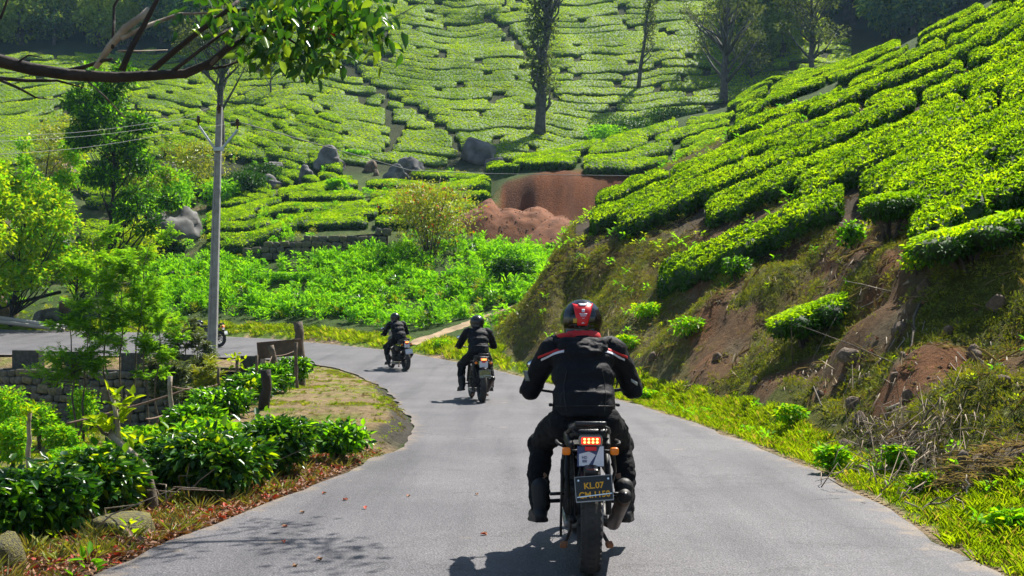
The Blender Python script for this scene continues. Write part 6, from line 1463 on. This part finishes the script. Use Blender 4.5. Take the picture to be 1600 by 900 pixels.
# heaps of red earth at the foot of the cut
G_mound = scatter('mound_clods', [(S_clod, 7, 1.0, 2.8, 'normal', -1, 2)]); G_mdry = scatter('mound_straw', [(S_straw, 190, .6, 1.1, 'up', -1, 2), (S_clod, 60, .6, 1.5, 'up', -1, 2)])
def mound(px, d, w_, dp, h, lab, seed, mt=M_soilred):
    b = at(px, d); n_ = 60; u = np.linspace(-1, 1, n_); X, Y = np.meshgrid(u, u, indexing='ij'); r_ = np.sqrt(X**2+Y**2)
    Z_ = h*np.clip(1-r_**1.5, -.2, 1)*(1+.35*fbm(X*1.6+seed, Y*1.6, 0., 4))+.05*h*fbm(X*9, Y*9, 1.*seed, 3)
    V = np.stack([X*w_, Y*dp, Z_], -1).reshape(-1,3); V[:,2] += np.array([gzf(b.x+v[0], b.y+v[1]) for v in V[:, :2]])-b.z-.12*0
    ii = np.arange(n_*n_).reshape(n_, n_); Fq = np.stack([ii[:-1,:-1], ii[1:,:-1], ii[1:,1:], ii[:-1,1:]], -1).reshape(-1, 4)
    o = link('earth_mound', npmesh('earth_mound', V, Fq, [mt], True)); o.location = b; setp(o, lab, 'mound'); foliage(o, G_mound if d > 30 else G_mdry, 'loose_cover')
mound(790, 69.5, 3.6, 2.6, 1.9, 'large heap of loose red earth at the foot of the cut', 1); mound(868, 68.5, 3.2, 2.4, .9, 'low heap of red earth at the right of the cut', 2)
mound(1540, db(1540,735), (.42), .45, .16, 'brown heap of dry grass and soil beside the brushwood', 3, simple('dry_mound', (.17,.12,.07), .95, bump=1, bscale=14, col2=(.10,.075,.04), vscale=8))
# ------------------------------------------------------------------ right bank plants
def tea_bush(label, px, d, w_, dp, h, seed, slope=.3, trunk=.35, n=2600, L=.075):
    rs = np.random.RandomState(seed); b = at(px, d); root = empty('tea_bush', b); setp(root, label, 'tea bush')
    cl = [((x*w_*.32, rs.normal()*dp*.25, trunk+h*.5+x*slope*w_*.3), (w_*.24, dp*.55, h*.5)) for x in np.linspace(-1, 1, 6)]
    me = clumps_mesh('foliage', cl, n, L, L*.45, [M_tea_side, M_tea_top], 0, seed, shell=.6)
    co = np.empty(len(me.vertices)*3, np.float32); me.vertices.foreach_get('co', co); co = co.reshape(-1,3); lid = trunk+h*.86+co[:,0]*slope; co[:,2] = np.where(co[:,2] > lid, lid+(co[:,2]-lid)*.3, co[:,2]); me.vertices.foreach_set('co', co.ravel())
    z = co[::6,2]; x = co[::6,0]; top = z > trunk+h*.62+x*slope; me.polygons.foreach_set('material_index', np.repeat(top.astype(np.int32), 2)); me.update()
    link('foliage', me, root)
    ck = MB()
    for c_, r_ in cl: ck.ell((c_[0], c_[1], c_[2]-.06), (r_[0]*.8, r_[1]*.7, r_[2]*.6), nu=10, nv=6)
    ck.build('core', [M_tea_core], root, True)
    for k in range(9): c_ = cl[k % 6][0]; MB().tube([(c_[0]*.25, rs.normal()*.06, -.25), (c_[0]*.5+rs.normal()*.04, rs.normal()*.05, trunk*.6), (c_[0], c_[1], trunk+h*.4)], [.03,.022,.012], 6).build('stem', [M_tea_branch], root, True)
    return root
tea_bush('lone clipped tea bush leaning out from the middle of the cut bank', 1268, db(1268,540), 1.25, 1.0, .52, 201, slope=.38, trunk=.2, n=3400)
tea_bush('small tea bush at the bank top left of the front-right hedge', 1392, db(1392,375), 1.0, .9, .5, 202, slope=.15)
tea_bush('clipped tea bush hanging over the bank at the right edge', 1520, db(1520,415), 1.7, 1.0, .5, 203, slope=.28, n=3600, trunk=.15)
for i, (px, d, tp, wp, mt, lab) in enumerate([(1237,db(1237,672),626,54,[M_herb,M_lime],'small leafy plant at the foot of the cut bank'),(1435,db(1435,430),385,60,[M_lime,M_herb],'yellow-green shoots under the front-right hedge'),(1400,db(1400,735),690,50,[M_herb,M_lime],'low green weed among the brushwood'),(1575,db(1575,835),795,60,[M_herb,M_lime],'low weed at the right edge of the verge'),(1300,db(1300,740),690,60,[M_herb,M_lime],'patch of green weeds left of the brushwood'),(1006,db(1006,628),606,46,[M_herb,M_lime],'green weed on the verge behind the near rider'),(1010,db(1010,500),470,60,[M_herb,M_lime],'green clump growing half way up the bank by the helmet'),(1075,db(1075,530),490,60,[M_herb,M_herb2],'olive clump growing on the mossy bank'),(980,db(980,550),520,50,[M_herb,M_lime],'small bright clump above the rider shoulder'),(1330,db(1330,390),340,46,[M_herb,M_tea_side],'dark shrub under the front hedge'),(690,db(690,545),528,30,[M_herb,M_lime],'tiny bush beside the footpath'),(1150,db(1150,440),395,60,[M_tea_side,M_herb],'dark weeds under the front hedge'),(1440,db(1440,775),735,40,[M_lime,M_herb],'bright weed in front of the brushwood')]):
    shrub('weed', lab, 'plant', px, d, tp, wp, mt, L=.07 if d < 20 else .10, W=.04 if d < 20 else .05, n=420, seed=210+i, lobes=6, nst=3, frac=.35, group='weeds on the cut bank', bottom=0)
# dead brushwood and roots
rs = np.random.RandomState(220)
def stick(p0, p1, r0, lab, name='dead_branch', mt=None, forks=2, grp='dead branches of the brushwood pile', kink=.05):
    o = link(name, None) if False else None; mb = MB(); L_ = (p1-p0).length; pts = [p0.lerp(p1, t)+Vector(rs.normal(size=3)*kink*L_*(t*(1-t)*3)) for t in np.linspace(0,1,7)]
    mb.tube([p-p0 for p in pts], list(np.linspace(r0, r0*.35, 7)), 6)
    o = mb.build(name, [mt or M_bark], None, True); o.location = p0; setp(o, lab, 'branch', grp)
    for k in range(forks):
        i_ = rs.randint(1,5); e = pts[i_]-p0; q_ = e+Vector((rs.normal()*.25*L_, rs.normal()*.15*L_, abs(rs.normal())*.22*L_)); MB().tube([e, e.lerp(q_, .5)+Vector(rs.normal(size=3)*.02), q_], [r0*.5, r0*.35, r0*.12], 5).build('twig', [mt or M_bark], o, True)
    return o
SK = [((1345,652,11.2),(1500,668,11.0),.016,'long thin pale branch lying above the brushwood',M_bark_pale),((1358,735,10.2),(1445,690,10.3),.024,'curved brown branch across the brushwood',M_bark),((1385,640,11.4),(1508,622,11.8),.022,'pale branch propped against the mossy bank',M_bark_pale),((1340,690,10.6),(1400,640,10.9),.014,'short upright branch at the left of the brushwood',M_bark),((1395,768,9.7),(1470,730,9.9),.018,'low dark branch in front of the brushwood',M_bark_dark),((1420,690,10.5),(1470,620,10.9),.018,'upright forked branch in the brushwood',M_bark),((1512,778,9.6),(1510,740,9.7),.014,'short broken stick standing by the verge',M_bark_pale),((1430,800,9.1),(1500,770,9.4),.014,'thin stick lying at the edge of the grass',M_bark),((1300,665,11.6),(1380,668,11.4),.012,'thin stick lying left of the brushwood',M_bark_pale),((1440,720,10.0),(1530,700,10.2),.02,'thick dead branch beside the brown heap',M_bark)]
lp = lambda a, up=.04: P3(a[0], a[1], db(a[0], a[1])-.05)
for a, e, r_, lab, mt in SK: stick(lp(a), P3(e[0], e[1], (db(a[0], a[1])+db(e[0], e[1]))/2-.15), r_, lab, mt=mt, forks=3)
mb = MB()
for k in range(330):
    px = rs.normal()*50+1425; dd = db(px, 722+rs.normal()*34); p = at(px, dd)+Vector((0,0,abs(rs.normal())*.20)); a = rs.rand()*6.28; L_ = rs.uniform(.10,.45)
    mb.tube([p, p+Vector((math.cos(a)*L_*.5, math.sin(a)*L_*.5, rs.normal()*.08)), p+Vector((math.cos(a)*L_, math.sin(a+.3)*L_, rs.normal()*.15))], [.007,.005,.002], 4)
mb.build('brushwood', [simple('dry_brush', (.34,.27,.19), .9, col2=(.16,.12,.08), vscale=3)], None, True)['kind'] = 'stuff'
mb = MB()
for k in range(110):   # fine roots hanging from the bank
    px, p_ = [(1275,575),(1345,600),(1300,430),(1120,470),(1420,520),(1560,560),(1480,600)][k % 7]; px += rs.normal()*26; p = at(px, db(px, p_+rs.normal()*22)); L_ = rs.uniform(.2,.7)
    mb.tube([p+Vector((0,0,.04)), p+Vector((rs.normal()*.1, -.12, -L_*.4)), p+Vector((rs.normal()*.2, -.25, -L_*.85))], [.008,.006,.002], 4)
mb.build('roots', [M_bark_pale], None, True)['kind'] = 'stuff'
stick(lp((1225,560)), lp((1300,650)), .02, 'crooked root running down below the lone tea bush', 'root', M_bark, 2, 'roots on the cut bank'); stick(lp((1440,470)), lp((1395,620)), .02, 'thin root hanging down the bank right of the lone tea bush', 'root', M_bark, 2, 'roots on the cut bank'); stick(lp((1420,440)), lp((1345,480)), .02, 'pale root bending over the rubble', 'root', M_bark_pale, 2, 'roots on the cut bank')
b = at(1508, db(1508,748)); root = empty('tree_stump', b); setp(root, 'dark broken stump in front of the brown heap', 'stump')
MB().tube([(0,0,-.1),(.01,0,.10),(-.02,0,.20),(.0,0,.24)], [.07,.055,.05,.03], 9).build('trunk', [M_bark], root, True)
for k in range(5): a = k*1.25; MB().tube([(0,0,.05),(math.cos(a)*.15,math.sin(a)*.12,.02),(math.cos(a)*.3,math.sin(a)*.2,-.06)], [.04,.028,.01], 6).build('root', [M_bark_dark], root, True)
# ------------------------------------------------------------------ fallen leaves on the road
LV = [(445,826),(440,850),(472,804),(507,773),(541,783),(462,888),(568,797),(638,777),(755,838),(742,775),(502,877),(905,700)]
for i, (px, py) in enumerate(LV):
    d_ = CAM_H*F/(py-HY); rs2 = np.random.RandomState(i); me = leafmesh('fallen_leaf', [(0,-.03,.0),(.0,-.03,.001)], [(.1,1,.05),(.5,.8,.08)], [(.2,0,1),(-.1,.1,1)], (.055*rs2.uniform(.6,1.1)), .032, M_litter, tint=rs2.rand(2), fold=.5, droop=rs2.uniform(-.3,.05))
    o = link('fallen_leaf', me); o.location = ((px-CX)/F*d_, d_, .0095); o.rotation_euler = (0,0,rs2.rand()*6.28)
    setp(o, 'curled fallen leaf lying on the asphalt %s' % ('near the left verge' if px < 480 else 'left of the middle of the road' if px < 620 else 'left of the near motorcycle'), 'leaf', 'fallen leaves on the road')
# ------------------------------------------------------------------ haze in the valley
mb = MB(); mb.box((0, 70, 74), (720, 420, 156)); hz = mb.build('haze', []); hz['kind'] = 'stuff'
m = bpy.data.materials.new('valley_haze'); m.use_nodes = True; n = m.node_tree; n.nodes.clear()
out = n.nodes.new('ShaderNodeOutputMaterial'); pv = n.nodes.new('ShaderNodeVolumePrincipled'); pv.inputs['Color'].default_value = (.42,.70,1,1); pv.inputs['Density'].default_value = .0002; pv.inputs['Anisotropy'].default_value = .3
n.links.new(pv.outputs[0], out.inputs['Volume']); hz.data.materials.append(m); hz.display_type = 'WIRE'
